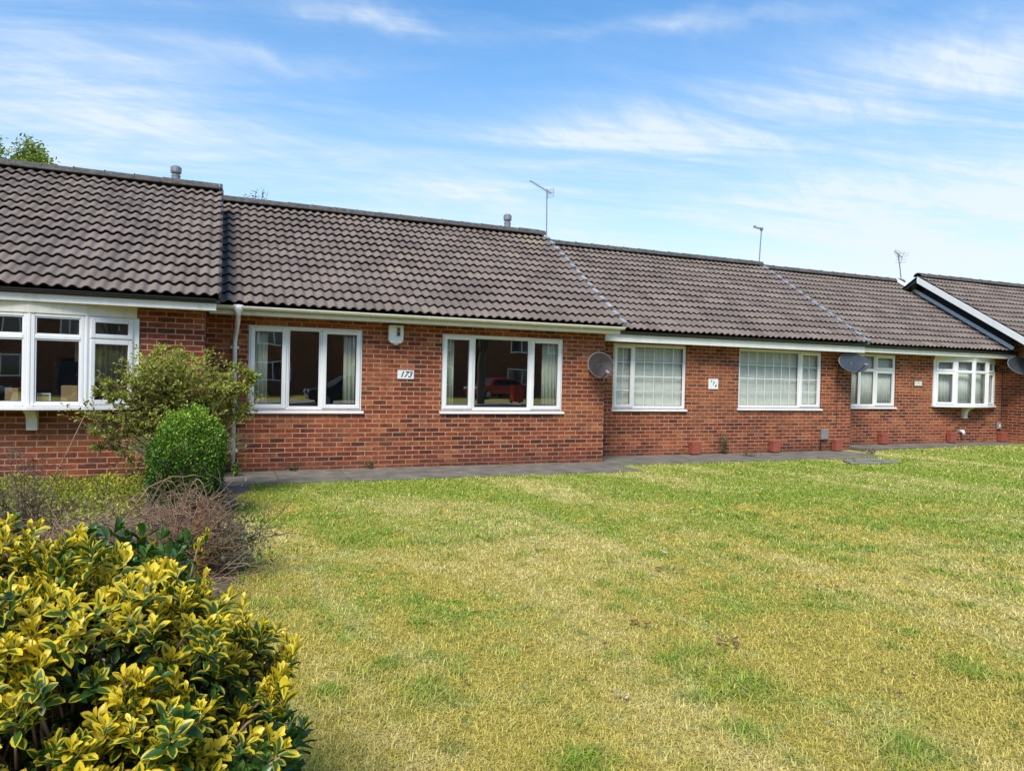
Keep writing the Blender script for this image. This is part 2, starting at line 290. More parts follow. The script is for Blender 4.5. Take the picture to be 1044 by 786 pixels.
mL, tL, bL = newmat('lawn'); cL, pL, n4L = lawn_color(tL, False); tL.links.new(mix(tL, 1.0, cL, (.78, .75, .70), 'MULTIPLY'), bL.inputs['Base Color']); setin(bL, Roughness=.95); bL.inputs['Specular IOR Level'].default_value = .1
bnL = tL.nodes.new('ShaderNodeBump'); setin(bnL, Strength=.9, Distance=.03); tL.links.new(noise(tL, pL, 45, 5, .7), bnL.inputs['Height']); tL.links.new(bnL.outputs[0], bL.inputs['Normal']); LAWN = mL
mB, tB, bB = newmat('grass_blade'); cB, _, _ = lawn_color(tB, True); tB.links.new(cB, bB.inputs['Base Color']); setin(bB, Roughness=.6); bB.inputs['Specular IOR Level'].default_value = .2
tlB = tB.nodes.new('ShaderNodeBsdfTranslucent'); tB.links.new(cB, tlB.inputs[0]); mxB = tB.nodes.new('ShaderNodeMixShader'); mxB.inputs[0].default_value = .3
tB.links.new(bB.outputs[0], mxB.inputs[1]); tB.links.new(tlB.outputs[0], mxB.inputs[2]); tB.links.new(mxB.outputs[0], tB.nodes['Material Output'].inputs[0]); BLADE = mB

# ------------------------------------------------------------------ helpers
def wloc(o):
    v = Vector((0, 0, 0))
    while o is not None: v += o.location; o = o.parent
    return v
def tag(o, label=None, cat=None, group=None, kind=None):
    if label: o['label'] = label
    if cat: o['category'] = cat
    if group: o['group'] = group
    if kind: o['kind'] = kind
    return o
def thing(name, loc, label, cat, group=None):
    o = bpy.data.objects.new(name, None); col.objects.link(o); o.location = loc; o.empty_display_size = .1
    return tag(o, label, cat, group)
class MB:
    """collects world-space faces; build() links them as ONE mesh object"""
    def __init__(s): s.v = []; s.f = []; s.uv = None
    def add(s, vs, fs):
        n = len(s.v); s.v += [tuple(v) for v in vs]; s.f += [tuple(i+n for i in f) for f in fs]; return s
    def box(s, x0, x1, y0, y1, z0, z1):
        return s.add([(x0,y0,z0),(x1,y0,z0),(x1,y1,z0),(x0,y1,z0),(x0,y0,z1),(x1,y0,z1),(x1,y1,z1),(x0,y1,z1)],
                     [(0,3,2,1),(4,5,6,7),(0,1,5,4),(1,2,6,5),(2,3,7,6),(3,0,4,7)])
    def quad(s, a, b, c, d): return s.add([a,b,c,d], [(0,1,2,3)])
    def prism(s, pts, off):
        """planar polygon pts (3D), extruded by vector off"""
        n = len(pts); o = Vector(off); P = [Vector(p) for p in pts]
        return s.add(P + [p+o for p in P], [tuple(range(n))[::-1], tuple(range(n, 2*n))] + [(i,(i+1)%n,n+(i+1)%n,n+i) for i in range(n)])
    def tube(s, pts, rad, n=6, cap=True):
        P = [Vector(p) for p in pts]; k = len(P); rs = rad if hasattr(rad, '__len__') else [rad]*k; vs = []; prev = None
        for i in range(k):
            d = (P[min(i+1,k-1)] - P[max(i-1,0)]).normalized()
            a = prev if prev is not None else (Vector((0,0,1)) if abs(d.z) < .9 else Vector((1,0,0)))
            a = (a - d*a.dot(d)).normalized(); prev = a; b = d.cross(a)
            for j in range(n):
                th = 2*math.pi*j/n; vs.append(P[i] + (a*math.cos(th) + b*math.sin(th))*rs[i])
        fs = [(i*n+j, i*n+(j+1)%n, (i+1)*n+(j+1)%n, (i+1)*n+j) for i in range(k-1) for j in range(n)]
        if cap: fs += [tuple(range(n))[::-1], tuple((k-1)*n+j for j in range(n))]
        return s.add(vs, fs)
    def lathe(s, c, prof, n=24, M=None):
        """prof: list of (radius, height) around local z"""
        vs = []; c = Vector(c)
        for r, z in prof:
            for j in range(n):
                th = 2*math.pi*j/n; p = Vector((r*math.cos(th), r*math.sin(th), z)); vs.append(c + (M @ p if M else p))
        fs = [(i*n+j, i*n+(j+1)%n, (i+1)*n+(j+1)%n, (i+1)*n+j) for i in range(len(prof)-1) for j in range(n)]
        return s.add(vs, fs)
    def build(s, name, m, parent=None, bevel=0, smooth=False, loc=None):
        o0 = wloc(parent) if parent else Vector(loc or (0,0,0))
        me = bpy.data.meshes.new(name); me.from_pydata([tuple(Vector(v)-o0) for v in s.v], [], s.f); me.materials.append(m); me.update()
        if smooth: me.polygons.foreach_set('use_smooth', [True]*len(me.polygons))
        o = bpy.data.objects.new(name, me); col.objects.link(o)
        if parent: o.parent = parent
        else: o.location = o0
        if bevel:
            b = o.modifiers.new('bevel', 'BEVEL'); b.width = bevel; b.segments = 2; b.limit_method = 'ANGLE'; b.angle_limit = R(50)
        return o
def np_mesh(name, V, F, m, parent=None, uv=None, rnd=None, smooth=True, loc=(0,0,0)):
    """V (n,3) world space, F (k,4) or (k,3) with per-vertex uv / per-vertex rnd"""
    o0 = np.array(wloc(parent) if parent else loc); me = bpy.data.meshes.new(name)
    k, w = F.shape; me.vertices.add(len(V)); me.vertices.foreach_set('co', (V-o0).astype(np.float32).ravel())
    me.loops.add(k*w); me.loops.foreach_set('vertex_index', F.astype(np.int32).ravel())
    me.polygons.add(k); me.polygons.foreach_set('loop_start', np.arange(0, k*w, w, dtype=np.int32)); me.polygons.foreach_set('loop_total', np.full(k, w, np.int32))
    me.polygons.foreach_set('use_smooth', np.full(k, smooth)); me.materials.append(m)
    me.update(calc_edges=True)
    if uv is not None:
        l = me.uv_layers.new(name='UVMap'); l.data.foreach_set('uv', uv[F.ravel()].astype(np.float32).ravel())
    if rnd is not None:
        a = me.attributes.new('rnd', 'FLOAT', 'POINT'); a.data.foreach_set('value', rnd.astype(np.float32))
    me.validate(); o = bpy.data.objects.new(name, me); col.objects.link(o)
    if parent: o.parent = parent
    else: o.location = loc
    return o
def unit(a): return a/np.maximum(np.linalg.norm(a, axis=-1, keepdims=True), 1e-9)
def leaves(name, tmpl, P, axis, nrm, size, m, parent, rnd=None):
    """scatter a leaf template (verts, quads, uv): local y = length along axis, z = normal"""
    tv, tf, tu = tmpl; n = len(P); ax = unit(axis); nz = unit(nrm - ax*np.sum(nrm*ax, 1, keepdims=True)); bx = np.cross(ax, nz)
    V = P[:,None,:] + (tv[None,:,0:1]*bx[:,None,:] + tv[None,:,1:2]*ax[:,None,:] + tv[None,:,2:3]*nz[:,None,:])*size[:,None,None]
    F = tf[None] + (np.arange(n)*len(tv))[:,None,None]
    if rnd is None: rnd = rng.random(n)
    return np_mesh(name, V.reshape(-1,3), F.reshape(-1, tf.shape[1]), m, parent, np.tile(tu, (n,1)), np.repeat(rnd, len(tv)))
def leaf_template(stations, width, fold=.18, curl=.25):
    """stations: list of (t, halfwidth 0..1)"""
    v = []; u = []
    for t, w in stations:
        zc = -curl*t*t
        for sx in (-1, 0, 1):
            v.append((sx*w*width*.5, t, zc + (fold*w*width if sx else 0))); u.append((.5+sx*.5*max(w,.02), t))
    f = []
    for i in range(len(stations)-1):
        for j in (0, 1): a = i*3+j; f.append((a, a+1, a+4, a+3))
    return np.array(v), np.array(f), np.array(u)
LEAF_OB = leaf_template([(0,.08),(.22,.45),(.5,.92),(.75,.98),(.92,.55),(1,.03)], .45, .26, .20)
LEAF_EL = leaf_template([(0,.06),(.3,.8),(.6,1),(.85,.6),(1,.04)], .44, .15, .15)
LEAF_SM = leaf_template([(0,.15),(.5,1),(1,.1)], .62, .12, .10)
def sphere_dirs(n): return unit(rng.normal(size=(n,3)))
def at_ground(x): return .095*min(1, max(0, (x-12.4)/4.5))

# ------------------------------------------------------------------ the ground
g = MB(); xs = [-400,-60,-20,-8,-4,-2] + [i*1.0 for i in range(-1, 27)] + [40,80,500]; ys = [-400,-90,-40,-20,-10,-5,0,4,8,10,12,15,25,60,160,900]
gv = [(x,y,at_ground(x)*(1 if 2 < y < 26 else 0)) for y in ys for x in xs]; nx = len(xs)
g.add(gv, [(j*nx+i, j*nx+i+1, (j+1)*nx+i+1, (j+1)*nx+i) for j in range(len(ys)-1) for i in range(nx-1)])
tag(g.build('ground', LAWN), kind='structure')
def strip(name, m, pts, dz=0.0, th=.03, kind='structure'):
    b = MB(); b.prism([(x,y,z+dz) for x,y,z in pts], (0,0,-th)); return tag(b.build(name, m), kind=kind)
# concrete path along the foot of the walls (one sheet per level, butted)
pth = MB()
def slab_run(x0, x1, yf, yb, z, n):
    for i in range(n):
        a = x0+(x1-x0)*i/n; b = x0+(x1-x0)*(i+1)/n
        pth.box(a+.004, b-.004, yf+random.uniform(-.02,.02), yb, z-.08, z+random.uniform(-.004,.004))
slab_run(-.20, .36, 9.62, 10.20, .022, 1); slab_run(-.20, 6.62, 10.205, 11.47, .022, 7); slab_run(6.63, 13.6, 10.98, 12.27, .020, 7); slab_run(13.61, 19.62, 11.85, 12.68, .105, 6)
tag(pth.build('path', PATH, bevel=.006), kind='structure')
bed = MB(); bv = []; bf = []; NB = 40; NX = 14
for j in range(NB):
    for i in range(NX):
        y = .6 + 9.0*j/(NB-1); xe = .20 + .06*math.sin(y*2.1) + .04*math.sin(y*5.3) - .17*min(1,max(0,(5.6-y)/.6))
        x = -4.2 + (xe+4.2)*i/(NX-1); bv.append((x, y, .035*(.5+.5*math.sin(3*x+2*y))*(1 if 0<i<NX-1 and 0<j<NB-1 else 0) + .006))
bed.add(bv, [(j*NX+i, j*NX+i+1, (j+1)*NX+i+1, (j+1)*NX+i) for j in range(NB-1) for i in range(NX-1)])
tag(bed.build('flower_bed', SOIL, smooth=True), kind='structure')
strip('far_verge', LAWN, [(-90,-13.9,.006),(140,-13.9,.006),(140,-11.6,.006),(-90,-11.6,.006)], .006, .004)
strip('road', ASPH, [(-90,-11.2,.006),(140,-11.2,.006),(140,-4.9,.006),(-90,-4.9,.006)], .002, .004)
strip('pavement', KERB, [(-90,-4.8,.1),(140,-4.8,.1),(140,-3.2,.1),(-90,-3.2,.1)], 0, .12)
strip('far_pavement', KERB, [(-90,-13.2,.1),(140,-13.2,.1),(140,-11.3,.1),(-90,-11.3,.1)], 0, .12)

# ------------------------------------------------------------------ bungalow pieces
def wall_panel(mb, x0, x1, z0, z1, y, th, holes):
    X = sorted({x0, x1, *[h[0] for h in holes], *[h[1] for h in holes]}); Z = sorted({z0, z1, *[h[2] for h in holes], *[h[3] for h in holes]})
    inside = lambda cx, cz: any(h[0] < cx < h[1] and h[2] < cz < h[3] for h in holes)
    for i in range(len(X)-1):
        for j in range(len(Z)-1):
            if inside((X[i]+X[i+1])/2, (Z[j]+Z[j+1])/2): continue
            mb.quad((X[i],y,Z[j]),(X[i+1],y,Z[j]),(X[i+1],y,Z[j+1]),(X[i],y,Z[j+1]))
            mb.quad((X[i+1],y+th,Z[j]),(X[i],y+th,Z[j]),(X[i],y+th,Z[j+1]),(X[i+1],y+th,Z[j+1]))
    for a, b, c, d in holes:
        mb.quad((a,y,c),(a,y,d),(a,y+th,d),(a,y+th,c)); mb.quad((b,y,d),(b,y,c),(b,y+th,c),(b,y+th,d))
        mb.quad((a,y,d),(b,y,d),(b,y+th,d),(a,y+th,d)); mb.quad((b,y,c),(a,y,c),(a,y+th,c),(b,y+th,c))
PITCHR = math.atan2(2.24, 3.58); CS, SN = math.cos(PITCHR), math.sin(PITCHR)
def tile_sheet(name, parent, x0, x1, ye, ze, slope_len, courses=14, seed=1):
    r = np.random.default_rng(seed); per = .15; ncol = int(round((x1-x0)/per*10)); xs = np.linspace(x0, x1, ncol+1); gauge = slope_len/courses
    ph = xs/per; u = ph - np.floor(ph); wave = .036*np.power(.5+.5*np.cos(2*np.pi*(u-.5+.07*np.sin(2*np.pi*u))), 1.9)
    tile = np.floor(xs/.30).astype(int); tile -= tile.min(); V = []; F = []; UV = []
    for c in range(courses):
        dn = r.normal(0, .0022, tile.max()+2)[tile]; ds = r.normal(0, .0035, tile.max()+2)[tile]; s0 = c*gauge; s1 = min(slope_len, s0+gauge+.03)
        sag = .006*np.sin(xs*1.1+c*.4)+.004*np.sin(xs*2.7+1)
        rows = [(s0+ds+.003, .058+wave+dn-.016+sag, 0), (s0+ds, .058+wave+dn+sag, 0), (s0+ds, .058+wave+dn+sag, .02), (s0+gauge*.5+0*ds, .034+wave+dn*.6+sag, .5), (s1+0*ds, .012+wave+sag, .98)]
        base = sum(len(a) for a in V)
        for s, n, fv in rows:
            V.append(np.stack([xs, ye + s*CS - n*SN, ze + s*SN + n*CS], 1)); UV.append(np.stack([xs/.30, np.full_like(xs, c+fv)], 1))
        k = ncol+1
        for a, b in ((0,1),(2,3),(3,4)):
            i = np.arange(ncol); F.append(np.stack([base+a*k+i, base+a*k+i+1, base+b*k+i+1, base+b*k+i], 1))
    return np_mesh(name, np.concatenate(V), np.concatenate(F), TILE, parent, np.concatenate(UV))
def ridge_run(name, parent, x0, x1, y, z, seed=0):
    mb = MB(); rr = random.Random(seed); x = x0
    while x < x1-.05:
        e = min(x1, x+.45); r0 = .118+rr.uniform(-.003,.003); dz = rr.uniform(-.004,.004); n = 10
        vs = []; 
        for xx, rad in ((x+.004, r0), (e-.004, r0-.006), (x+.004, r0-.02), (e-.004, r0-.02)):
            for j in range(n+1):
                th = math.pi*j/n; vs.append((xx, y+rad*math.cos(th)*1.15, z+dz+rad*math.sin(th)*.92))
        k = n+1; fs = [(j, j+1, k+j+1, k+j) for j in range(n)] + [(2*k+j+1, 2*k+j, j, j+1)[::-1] for j in range(n)] + [(k+j+1, k+j, 3*k+j, 3*k+j+1)[::-1] for j in range(n)]
        mb.add(vs, fs); x = e
    o = mb.build(name, RIDGE, parent)
    m2 = MB(); x = x0
    while x < x1-.3:                                              # pointed mortar joints between the ridge tiles
        x += .45
        if x < x1-.1: m2.tube([(x, y+.135*math.cos(t), z+.108*math.sin(t)) for t in [math.pi*i/8 for i in range(9)]], .010, 5)
    m2.tube([(x0+.02, y-.128, z+.002), (x1-.02, y-.128, z+.002)], .022, 6)  # bedding strip, coloured dark to paint the shadow under the ridge
    if m2.v: m2.build('mortar', MORT, o)
    return o
def fbox(mb, x0, x1, z0, z1, y0, y1, w):
    """rectangular ring of profile width w"""
    mb.box(x0, x0+w, y0, y1, z0, z1); mb.box(x1-w, x1, y0, y1, z0, z1); mb.box(x0+w, x1-w, y0, y1, z0, z0+w); mb.box(x0+w, x1-w, y0, y1, z1-w, z1)
def window(parent, x0, x1, z0, z1, yw, lights, glass=GLASS, bars=None, sill=True, mul=.05):
    """lights: (xa,xb,za,zb,opens); bars: for a light index (cols, rows)"""
    y = yw+.025; fr = MB(); W = .045
    fbox(fr, x0, x1, z0, z1, y, y+.07, W)
    xm = sorted({l[0] for l in lights if l[0] > x0+.02})
    for x in xm:
        zz = [(l[2], l[3]) for l in lights if abs(l[0]-x) < .001]
        fr.box(x-mul/2, x+mul/2, y+.001, y+.069, min(a for a, b in zz)+W*.0+ (W if abs(min(a for a,b in zz)-z0)<.001 else 0), max(b for a, b in zz)-(W if abs(max(b for a,b in zz)-z1)<.001 else 0))
    for l in lights:
        if l[2] > z0+.02: fr.box(l[0]+mul/2, l[1]-mul/2, y+.002, y+.068, l[2]-mul/2, l[2]+mul/2)
    fo = fr.build('window', WHITE, parent, bevel=.006)
    for i, (xa, xb, za, zb, op) in enumerate(lights):
        a = xa + (W if abs(xa-x0) < .001 else mul/2) ; b = xb - (W if abs(xb-x1) < .001 else mul/2)
        c = za + (W if abs(za-z0) < .001 else mul/2); d = zb - (W if abs(zb-z1) < .001 else mul/2)
        if op:
            s = MB(); o = .014; fbox(s, a-o, b+o, c-o, d+o, y-.016, y+.055, .062); s.build('sash', WHITE, fo, bevel=.007); q = .062-o
        else:
            s = MB(); fbox(s, a, b, c, d, y+.012, y+.05, .018); s.build('bead', WHITE, fo, bevel=.003); q = .018
        p = MB(); p.quad((a+q,y+.03,c+q),(b-q,y+.03,c+q),(b-q,y+.03,d-q),(a+q,y+.03,d-q)); p.build('pane', glass, fo)
        gk = MB(); fbox(gk, a+q-.001, b-q+.001, c+q-.001, d-q+.001, y+.024, y+.034, .009); gk.build('gasket', BLACKP, fo)
        if bars and bars.get(i):
            nc, nr = bars[i]; gb = MB()
            for k in range(1, nc): xx = a+q+(b-a-2*q)*k/nc; gb.box(xx-.006, xx+.006, y+.022, y+.0285, c+q, d-q)
            for k in range(1, nr): zz = c+q+(d-c-2*q)*k/nr; gb.box(a+q, b-q, y+.0215, y+.0275, zz-.006, zz+.006)
            gb.build('glazing_bars', WHITE, fo)
    if sill:
        s = MB(); s.prism([(x0-.03,yw-.045,z0-.048),(x0-.03,yw-.045,z0-.018),(x0-.03,yw+.024,z0-.001),(x0-.03,yw+.024,z0-.048)], (x1-x0+.06,0,0)); s.build('sill', WHITE, fo, bevel=.004)
    return fo
def bow_window(parent, cx, yw, z0, z1, ztop, bracket_z, glass=GLASS):
    """four-light bow on a curved sill with a panelled head and a corbel"""
    offs = [(-1.15, -.02), (-.60, -.215), (0, -.285), (.60, -.215), (1.15, -.02)]; P = [Vector((cx+a, yw+b, 0)) for a, b in offs]; zt = z0+.86
    root = MB()
    for p in P[1:-1]: root.tube([(p.x, p.y+.03, z0), (p.x, p.y+.03, z1)], .036, 10)
    for p, s in ((P[0], 1), (P[-1], -1)): root.box(p.x-.03 if s > 0 else p.x-.035, p.x+.035 if s > 0 else p.x+.03, p.y-.005, yw+.08, z0, z1)
    fo = root.build('bow_window', WHITE, parent)
    def facet(mb, k, l0, l1, d0, d1, za, zb):
        a, b = P[k], P[k+1]; t = (b-a); L = t.length; t = t/L; n = Vector((-t.y, t.x, 0))           # n points into the room
        q = lambda l, d, z: a + t*l + n*d + Vector((0, 0, z))
        mb.add([q(l0,d0,za),q(l1,d0,za),q(l1,d1,za),q(l0,d1,za),q(l0,d0,zb),q(l1,d0,zb),q(l1,d1,zb),q(l0,d1,zb)], [(0,3,2,1),(4,5,6,7),(0,1,5,4),(1,2,6,5),(2,3,7,6),(3,0,4,7)])
    for k in range(4):
        L = (P[k+1]-P[k]).length; op = k in (0, 3); w = .038; fr = MB()
        def ring(mb, l0, l1, za, zb, w, d0, d1):
            facet(mb, k, l0, l0+w, d0, d1, za, zb); facet(mb, k, l1-w, l1, d0, d1, za, zb); facet(mb, k, l0+w, l1-w, d0, d1, za, za+w); facet(mb, k, l0+w, l1-w, d0, d1, zb-w, zb)
        ring(fr, .022, L-.022, z0+.001, z1-.001, w, 0, .065); facet(fr, k, .022+w, L-.022-w, .001, .064, zt-.025, zt+.025)
        fr.build('frame', WHITE, fo, bevel=.006)
        for za, zb in ((z0+w, zt-.025), (zt+.025, z1-w)):
            l0, l1 = .022+w, L-.022-w; q = .018; s = MB()
            if op: ring(s, l0-.012, l1+.012, za-.012, zb+.012, .052, -.016, .05); q = .04; nm = 'sash'
            else: ring(s, l0, l1, za, zb, .018, .012, .05); nm = 'bead'
            s.build(nm, WHITE, fo, bevel=.006 if op else .003)
            p = MB(); a, b = P[k], P[k+1]; t = (b-a).normalized(); n = Vector((-t.y, t.x, 0)); Q = lambda l, z: a + t*l + n*.03 + Vector((0,0,z))
            p.quad(Q(l0+q,za+q), Q(l1-q,za+q), Q(l1-q,zb-q), Q(l0+q,zb-q)); p.build('pane', glass, fo)
            gk = MB(); ring(gk, l0+q-.001, l1-q+.001, za+q-.001, zb-q+.001, .009, .024, .034); gk.build('gasket', BLACKP, fo)
    def arc(out): return [Vector((p.x, p.y-out, 0)) for p in P]
    def slab(nm, out, za, zb, m, ext=0, bev=.005):
        A = arc(out); A[0].x -= ext; A[-1].x += ext
        mb = MB(); poly = [(cx-1.15-ext, yw+.002, za)] + [(p.x, min(p.y, yw-.01), za) for p in A] + [(cx+1.15+ext, yw+.002, za)]
        mb.prism(poly, (0,0,zb-za)); return mb.build(nm, m, fo, bevel=bev)
    slab('sill', .055, z0-.05, z0-.002, WHITE, .05); slab('head_panel', .012, z1+.001, ztop, CREAM)
    # board on the room side of the sill, and the corbel below it
    b = MB(); b.box(cx-1.12, cx+1.12, yw+.003, yw+.10, z0-.05, z0-.004); b.build('window_board', WHITE, fo)
    c = MB(); w = .06; pr = [(cx-w, yw-.002, z0-.052), (cx-w, yw-.24, z0-.052), (cx-w, yw-.24, z0-.085)] + [(cx-w, yw-.24+.15*math.sin(t)*1.0, z0-.085-.16*(1-math.cos(t))) for t in [R(15*i) for i in range(1, 7)]] + [(cx-w, yw-.085, bracket_z), (cx-w, yw-.002, bracket_z)]
    c.prism(pr, (2*w,0,0)); c.build('bracket', CREAM, fo, bevel=.004)
    return fo
def bungalow(label, x0, x1, yw, zb, ez, fz, holes, rx, wallm, gutter, seed, gables=(True, True), gable_m=None):
    """x0..x1 walls, yw front face, ez tile eave height, fz fascia underside"""
    h = thing('bungalow', ((x0+x1)/2, yw, 0), label, 'bungalow', 'terrace of bungalows'); ye, yr, rz = yw-.38, yw+3.20, ez+2.24; yb = yw+6.5
    w = MB(); wall_panel(w, x0, x1, -.1, fz+.03, yw, .10, holes)
    w.build('wall', wallm, h); w = MB(); w.quad((x1,yb,-.1),(x0,yb,-.1),(x0,yb,2.5),(x1,yb,2.5)); w.build('rear_wall', wallm, h)
    for s, on in ((0, gables[0]), (1, gables[1])):
        if not on: continue
        xa, xb = (x0, x0+.1) if s == 0 else (x1-.1, x1); gm = MB()
        gm.prism([(xa,yw+.101,-.1),(xa,yw+.101,ez+.16),(xa,yr,rz-.09),(xa,yb,ez+.10),(xa,yb-.001,-.1)], (xb-xa,0,0)); gm.build('gable_wall', gable_m or wallm, h)
    rm = MB(); rx0, rx1, ry1 = x0+.13, x1-.13, yw+3.4
    rm.quad((rx0,ry1,.0),(rx1,ry1,.0),(rx1,ry1,2.4),(rx0,ry1,2.4)); rm.quad((rx0,yw+.11,.0),(rx0,ry1,.0),(rx0,ry1,2.4),(rx0,yw+.11,2.4)); rm.quad((rx1,ry1,.0),(rx1,yw+.11,.0),(rx1,yw+.11,2.4),(rx1,ry1,2.4))
    rm.quad((rx0,yw+.11,.02),(rx1,yw+.11,.02),(rx1,ry1,.02),(rx0,ry1,.02)); rm.quad((rx0,yw+.11,2.39),(rx0,ry1,2.39),(rx1,ry1,2.39),(rx1,yw+.11,2.39))
    mx = (x0+x1)/2; rm.box(mx-.05, mx+.05, yw+.12, ry1-.01, .03, 2.38); rm.build('room', ROOM, h)
    ro = tile_sheet('roof', h, rx[0], rx[1], ye, ez-.045, math.hypot(3.58, 2.24), seed=seed)
    u = MB(); e = .012                                            # felted deck under the tiles and the plain rear slope
    u.prism([(rx[0]+e,ye+.03,ez-.05),(rx[0]+e,yr,rz-.06),(rx[0]+e,yb+.3,ez-.05),(rx[0]+e,yb+.3,ez-.10),(rx[0]+e,yr,rz-.12),(rx[0]+e,ye+.03,ez-.10)], (rx[1]-rx[0]-2*e,0,0)); u.build('roof_deck', BLACKP, ro)
    rs = MB(); rs.quad((rx[1],yb+.34,ez+.01),(rx[0],yb+.34,ez+.01),(rx[0],yr,rz+.01),(rx[1],yr,rz+.01)); rs.build('rear_slope', RIDGE, ro)
    ridge_run('ridge_tiles', ro, rx[0]+.01, rx[1]-.01, yr, rz+.005, seed)
    f = MB(); fx0, fx1 = rx[0]+.02, rx[1]-.06; f.box(fx0, fx1, yw-.33, yw-.308, fz, ez-.09); f.build('fascia', CREAM if gutter == 'cream' else OFFW, h, bevel=.004)
    s = MB(); s.box(fx0, fx1, yw-.307, yw-.001, fz+.012, fz+.024); s.build('soffit', OFFW, h)
    gm_ = CREAM if gutter == 'cream' else BLACKP; gz = ez-.045 if gutter == 'cream' else ez-.042; gr = .052 if gutter == 'cream' else .042
    gt = MB(); n = 8; ring = [(yw-.333-gr-gr*math.cos(math.pi*j/n), gz-gr*math.sin(math.pi*j/n)*1.05) for j in range(n+1)]
    gx1 = rx[1]+(-.02 if gutter == 'cream' else -.07)
    inner = [(yw-.333-gr-(gr-.004)*math.cos(math.pi*j/n), gz-(gr-.004)*math.sin(math.pi*j/n)*1.05) for j in range(n+1)]
    loop = ring + inner[::-1]; gt.prism([(fx0,)+p for p in loop], (gx1-fx0,0,0)); go = gt.build('gutter', gm_, h)
    x = fx0+.5
    while x < gx1-.1:
        rr = [(yw-.333-gr-(gr+.005)*math.cos(math.pi*j/n), gz-(gr+.005)*math.sin(math.pi*j/n)*1.05) for j in range(n+1)]
        bk = MB(); bk.prism([(x,)+p for p in rr + [q for q in [(p[0]*1, p[1]) for p in ring[::-1]]]], (.028,0,0)); x += .92; bk.build('gutter_bracket', gm_, go)
    return h, ro, (ye, yr, rz)
def verge(parent, x, ye, ez, n=14, m=LEAD, w=.085, side=1):
    """stepped verge units, one per course, on the end of the tiles"""
    L = math.hypot(3.58, 2.24)/n; mb = MB()
    for i in range(n):
        s0, s1 = i*L+random.uniform(-.01,.01), (i+.66)*L+random.uniform(-.02,.02); a, b = .112, .088
        q = lambda s, nn, xx: (xx, ye+s*CS-nn*SN, ez-.045+s*SN+nn*CS)
        xa, xb = x-w*(.62+random.uniform(-.1,.1)), x+w*.38
        mb.add([q(s0,0,xa),q(s0,0,xb),q(s1,0,xb),q(s1,0,xa),q(s0,a,xa),q(s0,a,xb),q(s1,b,xb),q(s1,b,xa)], [(0,3,2,1),(4,5,6,7),(0,1,5,4),(1,2,6,5),(2,3,7,6),(3,0,4,7)])
    return mb.build('verge', m, parent, bevel=.006)
def flue(parent, x, y, z, h):
    mb = MB(); mb.lathe((x,y,z), [(.0,0),(.07,0),(.07,h*.42),(.075,h*.42),(.075,h*.5),(.06,h*.5),(.06,h*.62),(.085,h*.62),(.09,h*.70),(.09,h*.92),(.06,h),(0,h)], 16); mb.build('flue', FLUE, parent)

# ---- bungalow with the large bow window, at the left
holeA = (-3.33, -1.07, 1.02, 2.36)
hA, rA, (yeA, yrA, rzA) = bungalow('left bungalow with white bow window, its roof standing forward of the rest', -7.2, -.22, 10.60, 0, 2.54, 2.345, [holeA], (-7.3, -.02), BRA, 'black', 11)
bow_window(hA, -2.2, 10.60, 1.055, 2.205, 2.366, .74)
verge(rA, -.035, yeA, 2.54, m=RIDGE, w=.03); flue(rA, -.80, 13.83, 4.80, .32)
# ---- number 173
h, b1 = .95, 2.258
hB, rB, (yeB, yrB, rzB) = bungalow('bungalow numbered 173 with two white three-pane windows and cream downpipe', -.215, 6.56, 11.45, 0, 2.54, 2.372,
    [(.372, 2.098, .952, 2.256), (3.430, 5.702, .952, 2.256)], (-.20, 6.74), BR, 'cream', 12)
window(hB, .373, 2.097, .953, 2.255, 11.45, [(.373,.935,.953,2.255,1),(.935,1.462,.953,2.255,0),(1.462,2.097,.953,2.255,1)])
window(hB, 3.431, 5.701, .953, 2.255, 11.45, [(3.431,3.99,.953,2.255,1),(3.99,5.065,.953,2.255,0),(5.065,5.701,.953,2.255,1)])
verge(rB, 6.73, yeB, 2.54, w=.075); flue(rB, 5.83, 14.65, 4.80, .36)
dp = MB(); dp.lathe((.21, 11.075, 2.41), [(.0,.10),(.072,.10),(.072,.03),(.036,-.02),(.036,-.10),(0,-.10)], 14)
dp.tube([(.21,11.075,2.36),(.21,11.08,2.30),(.195,11.30,2.14),(.185,11.385,2.06),(.178,11.395,1.98),(.178,11.395,.10)], .033, 12); do = dp.build('downpipe', OFFW, hB, smooth=True)
for z in (1.9, 1.05, .35): cl = MB(); cl.box(.118, .238, 11.40, 11.452, z-.02, z+.02); cl.build('pipe_clip', OFFW, do, bevel=.004)
# ---- leaded windows
hC, rC, (yeC, yrC, rzC) = bungalow('bungalow with white barred windows and closed pale blinds', 6.57, 13.62, 12.25, 0, 2.53, 2.29,
    [(7.215, 8.965, .962, 2.278), (10.335, 12.692, .992, 2.288)], (6.58, 13.70), BR, 'black', 13)
window(hC, 7.216, 8.964, .963, 2.277, 12.25, [(7.216,7.70,.963,2.277,1),(7.70,8.964,.963,2.277,0)], GLASSC, {0: (2,4), 1: (5,4)})
window(hC, 10.336, 12.691, .993, 2.287, 12.25, [(10.336,12.065,.993,2.287,0),(12.065,12.691,.993,2.287,1)], GLASSC, {0: (7,4), 1: (2,4)})
verge(rC, 13.69, yeC, 2.53, w=.075)
